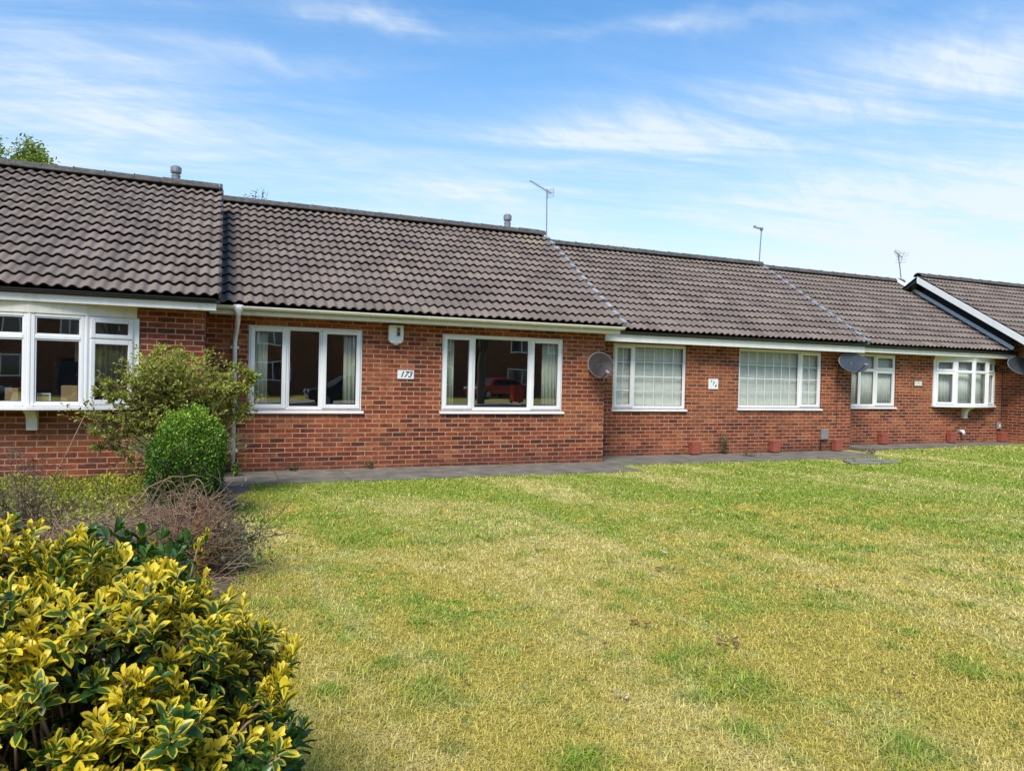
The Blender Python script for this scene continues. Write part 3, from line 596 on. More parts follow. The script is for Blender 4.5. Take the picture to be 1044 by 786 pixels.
# ---- second bow window, to the right
hD, rD, (yeD, yrD, rzD) = bungalow('bungalow with a small bow window and a window half hidden by a dark dish', 13.63, 19.64, 12.65, .1, 2.54, 2.335,
    [(14.0, 15.55, 1.022, 2.318), (16.92, 19.18, 1.05, 2.34)], (13.55, 19.64), BR, 'black', 14, gables=(True, False))
window(hD, 14.001, 15.549, 1.023, 2.317, 12.65, [(14.001,14.37,1.023,1.92,0),(14.37,14.87,1.023,1.92,0),(14.87,15.549,1.023,1.92,1),(14.001,14.87,1.92,2.317,0),(14.87,15.549,1.92,2.317,1)], GLASSC)
bow_window(hD, 18.05, 12.65, 1.085, 2.26, 2.352, .74, GLASSC)
# ---- end bungalow, mostly beyond the frame
hE, rE, (yeE, yrE, rzE) = bungalow('far right bungalow, its white bargeboard gable standing proud of its neighbour', 19.66, 27.0, 11.60, .1, 2.55, 2.36, [], (18.95, 27.1), BR, 'black', 15)
bb = MB(); x = 18.93
def along(s, n, xx): return (xx, yeE+s*CS-n*SN, 2.505+s*SN+n*CS)
Ls = math.hypot(3.58, 2.24)
bb.prism([along(-.05,.035,x), along(Ls+.02,.035,x), along(Ls-.08,-.125,x), along(-.05,-.125,x)], (.022,0,0)); bb.build('bargeboard', WHITE, hE, bevel=.004)
sf = MB(); sf.prism([along(-.02,-.12,x+.023), along(Ls-.08,-.12,x+.023), along(Ls-.08,-.135,x+.023), along(-.02,-.135,x+.023)], (.70,0,0)); sf.build('verge_soffit', CLAD, hE)  # soffit coloured dark to paint the shade under the verge
zD = lambda y: 2.56+(y-yeD)*math.tan(PITCHR); zE = lambda y: 2.32+(y-yeE)*math.tan(PITCHR); XG = 19.30
cg = MB(); cg.prism([(XG,12.26,zD(12.26)-.06),(XG,12.26,zE(12.26)),(XG,14.70,zE(14.70)),(XG,15.15,zE(14.42)),(XG,15.25,zD(15.25)-.06)], (.02,0,0)); cg.build('gable_cladding', CLAD, hE)  # dark cladding, its tone also standing in for shade under the overhang
fl = MB()
for i in range(14):                                              # lead soaker line where its gable meets the lower roof
    L = Ls/14; s0, s1 = i*L, (i+1)*L+.005; q = lambda s, nn, xx: (xx, yeD+s*CS-nn*SN, 2.495+s*SN+nn*CS)
    fl.add([q(s0,.09,XG-.05),q(s1,.09,XG-.05),q(s1,.09,XG-.003),q(s0,.09,XG-.003),q(s0,.105,XG-.05),q(s1,.10,XG-.05),q(s1,.17,XG-.003),q(s0,.17,XG-.003)], [(0,1,2,3),(4,7,6,5),(0,3,7,4),(1,5,6,2),(3,2,6,7),(0,4,5,1)])
fl.build('flashing', WHITE, hD)

# ------------------------------------------------------------------ curtains and blinds behind the glass
def drape(label, x0, x1, z0, z1, y, m, waves, amp=.022, cat='curtain', name='curtain', grp=None, bow=0):
    n = int(waves*10); V = []; F = []; cx = (x0+x1)/2
    for j in range(2):
        for i in range(n+1):
            t = i/n; xx = x0+(x1-x0)*t; k = 1 if j == 0 else .85
            yy = y + amp*k*math.sin(2*math.pi*waves*t + .6*math.sin(7*t)) - bow*(1-((xx-cx)/((x1-x0)/2))**2)
            V.append((xx, yy, z0 if j == 0 else z1))
    mb = MB(); mb.add(V, [(i, i+1, n+2+i, n+1+i) for i in range(n)]); o = mb.build(name, m, loc=(cx, y, z0), smooth=True)
    sm = o.modifiers.new('thickness', 'SOLIDIFY'); sm.thickness = .004
    return tag(o, label, cat, grp)
G = 'curtains and nets behind the windows'
drape('cream curtain at the left edge of the window beside the downpipe', .42, .66, .97, 2.24, 11.575, CURT, 4, grp=G)
drape('cream curtain in the right pane of the window left of the 173 sign', 1.82, 2.06, .97, 2.24, 11.575, CURT, 4, grp=G)
drape('cream curtain at the left edge of the window right of the 173 sign', 3.46, 3.68, .97, 2.24, 11.575, CURT, 4, grp=G)
drape('cream curtain in the right pane of the window right of the 173 sign', 5.34, 5.66, .97, 2.24, 11.575, CURT, 5, grp=G)
drape('grey-beige pleated curtain in the right light of the left bow window, behind the shrub', -1.78, -1.09, 1.06, 2.25, 10.76, plain('beige_cloth', (.34,.31,.25), .9), 11, .018, grp=G)
drape('white net curtain behind the window partly covered by the dark dish', 14.05, 15.5, 1.04, 2.30, 12.765, NET, 16, .02, 'net curtain', 'net_curtain', G)
drape('pale net curtain following the curve of the right bow window', 16.95, 19.15, 1.10, 2.30, 12.80, NET, 26, .016, 'net curtain', 'net_curtain', G, bow=.25)
def blind(label, x0, x1, z0, z1, y):
    r = thing('venetian_blind', ((x0+x1)/2, y, z0), label, 'blind', 'venetian blinds')
    hd = MB(); hd.box(x0, x1, y-.02, y+.02, z1-.03, z1); hd.build('head_rail', BLIND, r)
    s = MB(); z = z0+.02; k = 0
    while z < z1-.035:
        t = R(57+random.uniform(-5, 5)); d = .0125; s.quad((x0,y-d*math.cos(t),z-d*math.sin(t)),(x1,y-d*math.cos(t),z-d*math.sin(t)),(x1,y+d*math.cos(t),z+d*math.sin(t)),(x0,y+d*math.cos(t),z+d*math.sin(t))); z += .0235
    so = s.build('slats', BLIND, r); m = so.modifiers.new('thickness', 'SOLIDIFY'); m.thickness = .0012
    c = MB()
    for x in (x0+.25*(x1-x0), x0+.75*(x1-x0)): c.box(x-.004, x+.004, y-.017, y-.0155, z0, z1)
    c.build('ladder_tapes', BLIND, r)
blind('closed pale blind in the barred window beside the steel satellite dish', 7.25, 8.93, .98, 2.26, 12.37)
blind('closed pale blind in the wider barred window left of the dark dish', 10.37, 12.66, 1.0, 2.27, 12.37)
# things standing on the board of the left bow window
t = thing('television', (-1.93, 10.72, 1.05), 'tall black television box standing inside the left bow window', 'television')
b = MB(); b.box(-2.02, -1.72, 10.74, 11.0, 1.05, 1.62); b.build('casing', DARKT, t, bevel=.012); b = MB(); b.box(-2.0, -1.74, 10.73, 10.741, 1.10, 1.58); b.build('screen', DARKT, t)
t = thing('cardboard_box', (-1.80, 10.55, 1.05), 'open brown cardboard box in the middle light of the left bow window', 'box')
b = MB(); b.box(-1.88, -1.60, 10.46, 10.64, 1.052, 1.31); b.build('carton', CARD, t, bevel=.004); b = MB(); b.prism([(-1.72,10.45,1.06),(-1.62,10.41,1.06),(-1.70,10.42,1.26),(-1.77,10.45,1.26)], (0,.006,0)); b.build('flap', CARD, t)
b = MB(); b.box(-2.47, -2.33, 10.44, 10.58, 1.052, 1.27); tag(b.build('cardboard_box', CARD, bevel=.004, loc=(-2.4,10.5,1.05)), 'small brown carton at the far left of the left bow window', 'box')
t = thing('picture_frame', (-2.05, 10.42, 1.05), 'small white picture frame on the board of the left bow window', 'picture frame')
b = MB(); fbox(b, -2.14, -1.98, 1.055, 1.215, 10.41, 10.425, .018); b.build('frame', WHITE, t); b = MB(); b.box(-2.123, -1.997, 10.417, 10.424, 1.072, 1.198); b.build('picture', plain('dull_print', (.30,.24,.14), .6, .4, 40), t)

# ------------------------------------------------------------------ fittings on the walls and roofs
def text(parent, body, x, y, z, size, m, shear=0.0, depth=.0015, name='numerals'):
    c = bpy.data.curves.new('t', 'FONT'); c.body = body; c.size = size; c.extrude = depth; c.shear = shear; c.align_x = 'CENTER'; c.align_y = 'CENTER'; c.offset = size*.012
    o = bpy.data.objects.new('t', c); col.objects.link(o); bpy.context.view_layer.update()
    me = bpy.data.meshes.new_from_object(o); bpy.data.objects.remove(o); me.materials.clear(); me.materials.append(m)
    M = Matrix.Translation(Vector((x,y,z))-wloc(parent)) @ Matrix.Rotation(R(90), 4, 'X'); me.transform(M)
    r = bpy.data.objects.new(name, me); col.objects.link(r); r.parent = parent; return r
t = thing('house_number_sign', (2.81, 11.45, 1.548), 'white rectangular sign with black slanted numerals 173 between two windows', 'house sign', 'house number signs')
b = MB(); b.box(2.672, 2.948, 11.438, 11.449, 1.478, 1.622); b.build('plate', WHITE, t, bevel=.004); text(t, '173', 2.808, 11.436, 1.55, .135, INK, .35)
b = MB()
for x in (2.682, 2.938): b.lathe((x,11.4375,1.55), [(0,.002),(.004,.001),(.005,-.001)], 8, Matrix.Rotation(R(90),3,'X'))
b.build('screws', STEEL, t)
t = thing('house_number_sign', (9.655, 12.25, 1.50), 'white square tile sign with small diagonal black digits between the barred windows', 'house sign', 'house number signs')
b = MB(); b.box(9.535, 9.785, 12.236, 12.249, 1.39, 1.61); b.build('plate', WHITE, t, bevel=.004)
for ch, dx, dz in (('1', -.06, .055), ('7', 0, .005), ('4', .055, -.045)): text(t, ch, 9.655+dx, 12.234, 1.505+dz, .085, INK, .3)
t = thing('house_number_sign', (16.33, 12.65, 1.62), 'small dark framed sign of pale tiles left of the right bow window', 'house sign', 'house number signs')
b = MB(); b.box(16.18, 16.48, 12.634, 12.649, 1.545, 1.70); b.build('frame', plain('brown_wood', (.10,.055,.03), .6), t, bevel=.004); b = MB()
for k in range(3): b.box(16.20+k*.09, 16.28+k*.09, 12.630, 12.6345, 1.568, 1.68)
b.build('tiles', OFFW, t)
for k, ch in enumerate('171'): text(t, ch, 16.24+k*.09, 12.629, 1.624, .085, INK)
t = thing('alarm_box', (2.62, 11.45, 2.06), 'white burglar alarm box under the eaves of the bungalow numbered 173', 'alarm box')
b = MB(); b.prism([(2.50,11.449,2.35),(2.745,11.449,2.35),(2.745,11.449,2.10),(2.70,11.449,2.055),(2.545,11.449,2.055),(2.50,11.449,2.10)], (0,-.075,0)); b.build('cover', WHITE, t, bevel=.012)
b = MB(); b.box(2.63, 2.69, 11.366, 11.373, 2.17, 2.315); b.build('panel', GREYP, t, bevel=.003); b = MB(); b.box(2.645, 2.675, 11.361, 11.3655, 2.185, 2.24); b.box(2.645, 2.675, 11.361, 11.3655, 2.265, 2.30); b.build('printed_strip', INK, t)
b = MB(); b.lathe((2.622,11.40,2.055), [(.05,0),(.045,-.015),(.025,-.026),(0,-.03)], 14); b.build('strobe_lens', LAMPM, t, smooth=True)
def dish(label, cx, cy, cz, w, hgt, m, az, tilt, arm_len, wall_y):
    """offset dish: az = facing direction from -y (deg, + towards +x)"""
    t = thing('satellite_dish', (cx, wall_y, cz), label, 'satellite dish', 'satellite dishes')
    Rm = Matrix.Rotation(R(az), 3, 'Z') @ Matrix.Rotation(R(90-tilt), 3, 'X'); mb = MB(); n = 36; prof = [0, .2, .4, .6, .8, .93, 1.0]; vs = []
    for r in prof:
        for j in range(n):
            a = 2*math.pi*j/n; vs.append(Vector((cx,cy,cz)) + Rm @ Vector((r*math.cos(a)*w/2, r*math.sin(a)*hgt/2, .055*r*r)))
    fs = [(i*n+j, i*n+(j+1)%n, (i+1)*n+(j+1)%n, (i+1)*n+j) for i in range(len(prof)-1) for j in range(n)]; mb.add(vs, fs)
    o = mb.build('reflector', m, t, smooth=True); s = o.modifiers.new('thickness', 'SOLIDIFY'); s.thickness = .006
    rim = MB(); rim.tube([Vector((cx,cy,cz)) + Rm @ Vector((math.cos(2*math.pi*j/n)*w/2, math.sin(2*math.pi*j/n)*hgt/2, .055)) for j in range(n+1)], .006, 6); rim.build('rim', GREYP, t, smooth=True)
    base = Vector((cx,cy,cz)) + Rm @ Vector((0, -hgt/2*.96, .05)); tip = Vector((cx,cy,cz)) + Rm @ Vector((0, -hgt*.42, arm_len))
    a = MB(); a.tube([Vector((cx,cy,cz)) + Rm @ Vector((0,-hgt*.40,-.03)), base + Rm @ Vector((0,-.02,.0)), tip], .010, 8); ao = a.build('feed_arm', BLACKP, t)
    l = MB(); d = (Vector((cx,cy,cz))-tip).normalized(); l.tube([tip-d*.05, tip+d*.02, tip+d*.05], [.024,.026,.032], 12); l.build('receiver', GREYP, ao, smooth=True)
    b = MB(); c0 = Vector((cx,cy,cz)) + Rm @ Vector((0,0,-.01)); b.tube([c0, c0+Rm @ Vector((0,0,-.08)), (cx-.02,wall_y-.06,cz-.05), (cx-.02,wall_y-.001,cz-.05)], .019, 8); b.box(cx-.08, cx+.04, wall_y-.012, wall_y-.001, cz-.14, cz+.04); b.build('wall_mount', BLACKP, t)
    return t
dish('round brown-grey steel satellite dish on the corner of the bungalow numbered 173', 6.31, 11.20, 1.79, .50, .47, DISHM, -4, 14, .30, 11.45)
d2 = dish('dark oval satellite dish overlapping the small three-light window', 13.30, 11.95, 2.035, .80, .48, DISHD, -8, 24, .38, 12.25)
cb = MB(); cb.tube([(13.20,12.242,1.98),(13.17,12.244,1.7),(13.18,12.244,1.0),(13.17,12.244,.55)], .007, 6); cb.build('cable', BLACKP, d2)
d3 = dish('dark satellite dish at the far right edge, on the end bungalow', 19.22, 12.02, 2.135, .80, .50, DISHD, -8, 24, .38, 12.62)
cb = MB(); cb.tube([(19.56,12.642,2.0),(19.57,12.642,1.4),(19.56,12.642,.5)], .008, 6); cb.build('cable', BLACKP, d3)
def aerial(label, x, y, z0, z1, kind, lean=(0, 0)):
    t = thing('tv_aerial', (x, y, z0), label, 'tv aerial', 'roof aerials'); top = Vector((x+lean[0], y+lean[1], z1))
    m = MB(); m.tube([(x,y,z0-.12), (x+lean[0]*.5,y+lean[1]*.5,(z0+z1)/2), top], .016, 8); m.build('mast', STEEL, t)
    bo = MB(); el = MB(); hd = top - Vector((0,0,.03))
    if kind == 'yagi':
        d = Vector((-.62,-.15,.19)).normalized(); s = Vector((.30,-.95,0)).normalized(); bo.tube([hd-d*.14, hd+d*.52], .010, 6)
        for k in range(10): p = hd+d*(-.10+.062*k); L = .10-.004*k; el.tube([p-s*L, p+s*L], .0035, 4)
        rf = hd-d*.12
        for dz in (-.09,-.045,.0,.045,.09): q = rf+Vector((0,0,dz)); el.tube([q-s*.12, q+s*.12], .004, 4)
        for sg in (-1,1): el.tube([rf+s*.1*sg+Vector((0,0,-.09)), rf+s*.1*sg+Vector((0,0,.09))], .005, 4)
    elif kind == 'boom':
        d = Vector((-.95,-.2,.08)).normalized(); s = Vector((.2,-.97,0)).normalized(); bo.tube([hd, hd+d*.30], .014, 6); bo.box(hd.x-.03, hd.x+.03, hd.y-.03, hd.y+.03, hd.z-.04, hd.z+.04)
        for k in range(6): p = hd+d*(.05+.05*k); el.tube([p-s*(.10-.01*k), p+s*(.10-.01*k)], .004, 4)
        el.box((hd+d*.3).x-.025, (hd+d*.3).x+.02, (hd+d*.3).y-.025, (hd+d*.3).y+.025, (hd+d*.3).z-.025, (hd+d*.3).z+.03)
    else:
        d = Vector((-.88,-.35,.16)).normalized(); s = Vector((.05,-.30,.95)).normalized(); bo.tube([hd-d*.42, hd+d*.34], .011, 6)
        for k in range(7): p = hd+d*(.30-.085*k); L = .07+.012*k; el.tube([p-s*L, p+s*L], .0055, 4)
        rf = hd-d*.40
        for dx in (-.14,-.05,.05,.14): q = rf+s*dx; el.tube([q-Vector((.10,-.12,0)), q+Vector((.10,-.12,0))], .005, 4)
        el.tube([rf-s*.19, rf+s*.22], .007, 4)
    bb_ = bo.build('boom', STEEL, t); el.build('elements', STEEL, bb_)
aerial('tall thin aerial with its boom tilted up, on the ridge of the bungalow numbered 173', 6.80, 14.66, 4.80, 5.83, 'yagi', (-.02, 0))
aerial('plain short-armed aerial on the ridge above the barred windows', 13.62, 15.45, 4.80, 5.80, 'boom', (.06, 0))
aerial('leaning aerial with many cross rods near the white bargeboard', 19.62, 15.85, 4.82, 5.68, 'log', (-.20, 0))
t = thing('meter_box', (12.79, 12.25, .41), 'grey plastic meter box low on the wall beside a red planter', 'meter box')
b = MB(); b.box(12.70, 12.90, 12.19, 12.249, .28, .53); b.build('casing', GREYP, t, bevel=.012); b = MB(); b.box(12.715, 12.885, 12.184, 12.191, .30, .51); b.build('door', GREYP, t, bevel=.005); b = MB(); b.tube([(12.70,12.23,.28),(12.70,12.23,.02)], .018, 8); b.build('conduit', BLACKP, t)
t = thing('vent_pipe', (17.95, 12.65, .385), 'small white outlet pipe through the brick below the right bow window', 'pipe')
b = MB(); b.tube([(17.95,12.66,.40),(17.95,12.56,.40),(17.95,12.545,.33)], .042, 10); b.build('elbow', OFFW, t, smooth=True); b = MB(); b.lathe((17.95,12.645,.40), [(.065,0),(.06,.012),(.045,.014)], 16, Matrix.Rotation(R(90),3,'X')); b.build('collar', STEEL, t)
t = thing('junction_box', (19.45, 12.65, .56), 'small grey box on the wall above the rightmost red planter', 'junction box')
b = MB(); b.box(19.37, 19.53, 12.60, 12.649, .44, .64); b.build('casing', GREYP, t, bevel=.02); b = MB(); b.box(19.43, 19.47, 12.59, 12.601, .5, .58); b.build('cover_plate', OFFW, t, bevel=.004)
def planter(label, cx, cy, z):
    t = thing('planter', (cx, cy, z), label, 'planter', 'square red planters along the walls'); a, b_, hh = .098, .108, .27; mb = MB()
    P = lambda r, zz: [(cx-r,cy-r*.6,zz),(cx+r,cy-r*.6,zz),(cx+r,cy+r*.6,zz),(cx-r,cy+r*.6,zz)]
    lv = P(a, z+.015)+P(b_, z+hh-.05)+P(b_+.007, z+hh-.05)+P(b_+.007, z+hh)+P(b_-.012, z+hh)+P(b_-.03, z+hh-.08)
    mb.add(lv, [(3,2,1,0)] + [(i*4+j, i*4+(j+1)%4, (i+1)*4+(j+1)%4, (i+1)*4+j) for i in range(5) for j in range(4)]); mb.build('pot', TERRA, t, bevel=.008)
    s = MB(); s.quad((cx-b_+.02,cy-.042,z+hh-.06),(cx+b_-.02,cy-.042,z+hh-.06),(cx+b_-.02,cy+.042,z+hh-.06),(cx-b_+.02,cy+.042,z+hh-.06)); s.build('soil', SOIL, t)
    for sx in (-1,1):
        f = MB(); f.box(cx+sx*.06-.018, cx+sx*.06+.018, cy-.05, cy+.05, z, z+.016); f.build('foot', BLACKP, t)
planter('red square planter just left of the weed at the wall', 9.16, 12.15, .024); planter('red square planter under the wider barred window', 11.30, 12.15, .024); planter('red square planter directly below the grey meter box', 13.12, 12.15, .024)
planter('red square planter under the window with the dark dish', 15.08, 12.56, .110); planter('red square planter under the right bow window', 17.52, 12.56, .110); planter('rightmost red square planter, below the small grey box', 19.50, 12.56, .110)
t = thing('stone_slab', (12.0, 10.3, .0), 'flat grey weathered stone slab lying in the lawn near the path', 'slab')
b = MB(); pts = [(11.35,10.16),(12.0,10.06),(12.62,10.12),(12.86,10.34),(12.2,10.62),(11.6,10.60)]; b.prism([(x,y,.0) for x,y in pts], (0,0,.045)); b.build('stone', SLAB, t, bevel=.02)
b = MB(); b.prism([(x*.6+12.0*.4-.05,y*.5+10.3*.5,.046) for x,y in pts], (0,0,.014)); b.build('upper_stone', SLAB, t, bevel=.012)

# ------------------------------------------------------------------ shrubs
def stems(name, m, parent, lines, n=5):
    mb = MB()
    for pts, r0, r1 in lines: k = len(pts); mb.tube(pts, [r0+(r1-r0)*i/(k-1) for i in range(k)], n)
    return mb.build(name, m, parent, smooth=True)
def curve(a, b, k=5, jit=.05, sag=0.0):
    a, b = Vector(a), Vector(b); L = (b-a).length; out = []
    for i in range(k+1):
        t = i/k; p = a.lerp(b, t); 
        if 0 < i: p = p + Vector((random.gauss(0,jit),random.gauss(0,jit),random.gauss(0,jit)))*L*(.5 if i == k else 1)*.6
        p.z += sag*math.sin(math.pi*t)*L; out.append(p)
    return out
# variegated shrub in the foreground
t = thing('euonymus_shrub', (-.40, 2.2, 0), 'large yellow and green variegated shrub filling the near left corner', 'shrub')
ELL = [((-.74,2.28,.56),(.56,.50,.595)), ((-.34,2.22,.56),(.40,.46,.47)), ((-.13,2.18,.42),(.30,.42,.52)), ((-.12,2.12,.24),(.33,.42,.36))]
def inside_any(p, skip, k=.93):
    for i, (c, r) in enumerate(ELL):
        if i != skip and sum(((p[j]-c[j])/(r[j]*k))**2 for j in range(3)) < 1: return True
    return False
shoots = []
for i, (c, r) in enumerate(ELL):
    tries = 0; mine = []
    while tries < 5000:
        tries += 1; d = sphere_dirs(1)[0]
        if d[2] < -.35: continue
        p = np.array(c)+d*np.array(r)*(1+.05*math.sin(5*d[0]+3*i)*math.sin(4*d[2]+1))
        if p[2] < .05 or inside_any(p, i): continue
        if all((p[0]-q[0])**2+(p[1]-q[1])**2+(p[2]-q[2])**2 > .084**2 for q, _ in mine): mine.append((p, unit(d/np.array(r)*.5)))
    for p, o in mine:                                              # each branch end carries a clump of shoots
        push = random.gauss(.0, .042) + (random.uniform(.04, .11) if random.random() < .12 and o[2] > .1 else 0); up = unit(o*.6+np.array([0,0,.9])+rng.normal(0,.18,3)); cc = p + unit(o+np.array([0,0,.4]))*push; bias = random.gauss(0, .16)
        for k in range(random.randint(6, 10)):
            shoots.append((cc + rng.normal(0, .030, 3) - up*random.uniform(0, .05), unit(up+rng.normal(0,.20,3)), bias))
Pl, Ax, Nr, Sz, Rn = [], [], [], [], []; Pg = [[], [], [], [], []]; lines = []
for p, o, bias in shoots:
    side = unit(np.cross(o, rng.normal(size=3))); oth = np.cross(o, side)
    green = (p[2] < .62 and p[0] > .03) or (rng.random() < .035) or (p[1] > 2.30 and -.42 < p[0] < -.08 and p[2] > .78 and rng.random() < .85)
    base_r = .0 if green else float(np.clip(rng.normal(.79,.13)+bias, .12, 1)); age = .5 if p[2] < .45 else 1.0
    tgt = Pg if green else [Pl, Ax, Nr, Sz, Rn]; sc_ = rng.uniform(.80,1.2)*(1.12 if green else 1.0)
    for k in range(10):
        lev = k//2; ang = lev*math.pi/2 + rng.normal(0,.22) + (math.pi if k % 2 else 0); tilt = R([10, 24, 42, 60, 78][lev]+rng.normal(0,9))
        rad = side*math.cos(ang)+oth*math.sin(ang); ax = o*math.cos(tilt)+rad*math.sin(tilt); nr = o*math.sin(tilt)-rad*math.cos(tilt)
        pos = p - o*(.008+.016*lev) + rad*.002
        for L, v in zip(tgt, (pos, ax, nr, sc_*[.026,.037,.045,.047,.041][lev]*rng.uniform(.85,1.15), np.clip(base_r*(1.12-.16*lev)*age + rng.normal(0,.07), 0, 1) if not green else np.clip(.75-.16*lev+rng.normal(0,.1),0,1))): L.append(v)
    root = Vector((-.38+random.uniform(-.12,.12), 2.2+random.uniform(-.1,.1), 0)); q = Vector(p)
    if random.random() < .16: lines.append((curve(root.lerp(q,.35)+Vector((0,0,.02)), q-Vector(o)*.03, 4, .05), .006, .0028))
leaves('foliage', LEAF_OB, np.array(Pl), np.array(Ax), np.array(Nr), np.array(Sz), M_EUO, t, np.array(Rn))
tag(leaves('green_shoots', LEAF_OB, np.array(Pg[0]), np.array(Pg[1]), np.array(Pg[2]), np.array(Pg[3]), M_GLOSS, t, np.array(Pg[4])), 'plain dark green glossy shoots among the yellow leaves')
n = 5200; pts = []                                                # older leaves inside the crown, coloured darker to paint shade into the gaps
while len(pts) < n:
    c, r = ELL[rng.integers(len(ELL))]; d = sphere_dirs(1)[0]; p = np.array(c)+d*np.array(r)*rng.uniform(.45,.86)
    if p[2] > .03: pts.append(p)
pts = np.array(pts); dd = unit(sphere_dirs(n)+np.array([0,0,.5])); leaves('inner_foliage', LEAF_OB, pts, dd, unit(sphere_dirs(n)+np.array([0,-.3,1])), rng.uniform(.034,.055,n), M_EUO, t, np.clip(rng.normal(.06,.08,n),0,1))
for k in range(9):
    a = (-.42+random.uniform(-.16,.16), 2.2+random.uniform(-.14,.14), -.02); c, r = ELL[k % 4]; lines.append((curve(a, Vector(c)+Vector((random.uniform(-.2,.2),random.uniform(-.2,.2),random.uniform(-.1,.2))), 5, .05), .014, .006))
stems('branches', TWIG, t, lines)

# clipped box dome
t = thing('box_bush', (-.32, 8.0, 0), 'rounded bright green box bush in front of the downpipe', 'bush')
def dome_points(c, r, n, shell=(.86, 1.03), lump=.06, zmin=0.0, seed=0):
    rs = np.random.default_rng(seed); d = unit(rs.normal(size=(n*2,3))); d = d[d[:,2] > -.62][:n]; ph = rs.uniform(0,6,6)
    k = rs.uniform(shell[0], shell[1], len(d)) + (rs.random(len(d)) < .035)*rs.uniform(.03,.16,len(d)) + lump*np.sin(6*d[:,0]+ph[0])*np.sin(5*d[:,2]+ph[1]) + lump*.6*np.sin(11*d[:,0]+ph[2])*np.sin(10*d[:,2]+ph[3]+7*d[:,1])
    d2 = np.where(d[:,2:3] < 0, np.sign(d)*np.abs(d)**.80, d); p = np.array(c)+d2*np.array(r)*k[:,None]; ok = p[:,2] > zmin; return p[ok], d[ok]
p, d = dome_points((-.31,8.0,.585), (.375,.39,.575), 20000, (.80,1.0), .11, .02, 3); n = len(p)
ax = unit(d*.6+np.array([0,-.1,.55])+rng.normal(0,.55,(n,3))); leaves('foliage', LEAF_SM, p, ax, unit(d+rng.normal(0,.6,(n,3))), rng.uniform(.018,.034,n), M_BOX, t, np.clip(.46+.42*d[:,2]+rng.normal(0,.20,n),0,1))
stems('stems', TWIGD, t, [(curve((-.31+random.uniform(-.08,.08),8+random.uniform(-.06,.06),-.02), (-.31+random.uniform(-.25,.25),8+random.uniform(-.25,.25),random.uniform(.5,.95)), 4, .05), .012, .004) for _ in range(16)])

# loose olive shrub against the wall
t = thing('loose_shrub', (-.55, 9.3, 0), 'loose olive-green twiggy shrub between the bow window and the downpipe', 'shrub'); lines = []; tips = []
for k in range(30):
    a = Vector((-.55+random.uniform(-.22,.22), 9.3+random.uniform(-.18,.18), -.02)); th = random.uniform(-1, 1); ht = 1.62-.50*abs(th)**1.6+random.uniform(-.20,.10)
    b = Vector((-.48+th*.78+random.uniform(-.06,.06), 9.3+random.uniform(-.45,.40), ht)); c = curve(a, b, 7, .028, .05); lines.append((c, .011, .0035))
    for i in range(2, 8):
        for _ in range(6):
            q = c[i]; e = q+Vector((random.gauss(0,.17),random.gauss(0,.15),random.uniform(-.02,.24))); s_ = curve(q, e, 3, .05); lines.append((s_, .0035, .0015)); tips.append(s_)
for e in [(.40,9.15,1.46),(.33,9.2,1.38),(.22,9.2,1.52),(-1.28,9.2,1.24),(-1.20,9.2,1.36),(-.62,9.2,1.76),(-.45,9.2,1.70),(-1.30,9.1,.80),(-1.15,9.1,.95),(-1.25,9.2,.62),(-.98,9.2,1.42),(.12,9.2,1.58),(.36,9.2,1.42)]:
    c = curve((-.45,9.25,.55), e, 6, .03, .04); lines.append((c, .008, .002))
    for i in range(2, 7):
        for _ in range(6): q = c[i]; s_ = curve(q, q+Vector((random.gauss(0,.07),random.gauss(0,.07),random.uniform(0,.10))), 3, .05); lines.append((s_, .003, .0015)); tips.append(s_)
P_, A_ = [], []
for s_ in tips:
    for k in range(19):
        i = random.randint(1, 3); q = s_[i].lerp(s_[i-1], random.random()); P_.append(np.array(q)+rng.normal(0,.012,3)); A_.append(np.array((s_[i]-s_[i-1]).normalized())*.7+rng.normal(0,.6,3))
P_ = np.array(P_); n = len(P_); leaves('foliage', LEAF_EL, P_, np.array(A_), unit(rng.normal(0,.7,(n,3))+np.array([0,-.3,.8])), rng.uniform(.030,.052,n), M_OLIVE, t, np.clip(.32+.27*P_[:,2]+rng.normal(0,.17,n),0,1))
stems('stems', TWIG, t, lines, 4)

# dead twiggy shrub
def twiggy(parent, base, n, spread, height, m, seed, dens=5, bias=(0, 0), r0=.007):
    rr = random.Random(seed); L = []
    def c3(a, b, k, j):
        P = []; ln = (b-a).length
        for i in range(k+1): P.append(a.lerp(b, i/k)+Vector((rr.gauss(0,j),rr.gauss(0,j),rr.gauss(0,j)))*ln*(1 if i else 0))
        return P
    for k in range(n):
        a = Vector((base[0]+rr.gauss(0,spread*.25), base[1]+rr.gauss(0,spread*.2), -.01)); b = a+Vector((rr.gauss(bias[0],spread), rr.gauss(bias[1],spread*.7), height*rr.uniform(.35,1.05))); c = c3(a, b, 6, .022); L.append((c, r0, r0*.35))
        for i in range(1, 7):
            for _ in range(dens):
                if rr.random() < .7:
                    q = c[i]; e = q+Vector((rr.gauss(0,.13),rr.gauss(0,.12),rr.uniform(-.05,.17))); d = c3(q, e, 3, .05); L.append((d, r0*.42, r0*.18))
                    if rr.random() < .5: q2 = d[2]; L.append((c3(q2, q2+Vector((rr.gauss(0,.07),rr.gauss(0,.07),rr.uniform(-.02,.08))), 2, .06), r0*.25, r0*.13))
    return stems('branches', m, parent, L, 4)
t = thing('dead_shrub', (-.15, 5.7, 0), 'dead brown twiggy shrub between the yellow shrub and the box bush', 'shrub')
twiggy(t, (-.14,5.75), 44, .20, .60, TWIG, 3, 6)
o = twiggy(t, (-.40,5.9), 30, .30, .62, TWIGD, 5, 4); o.name = 'dark_branches'
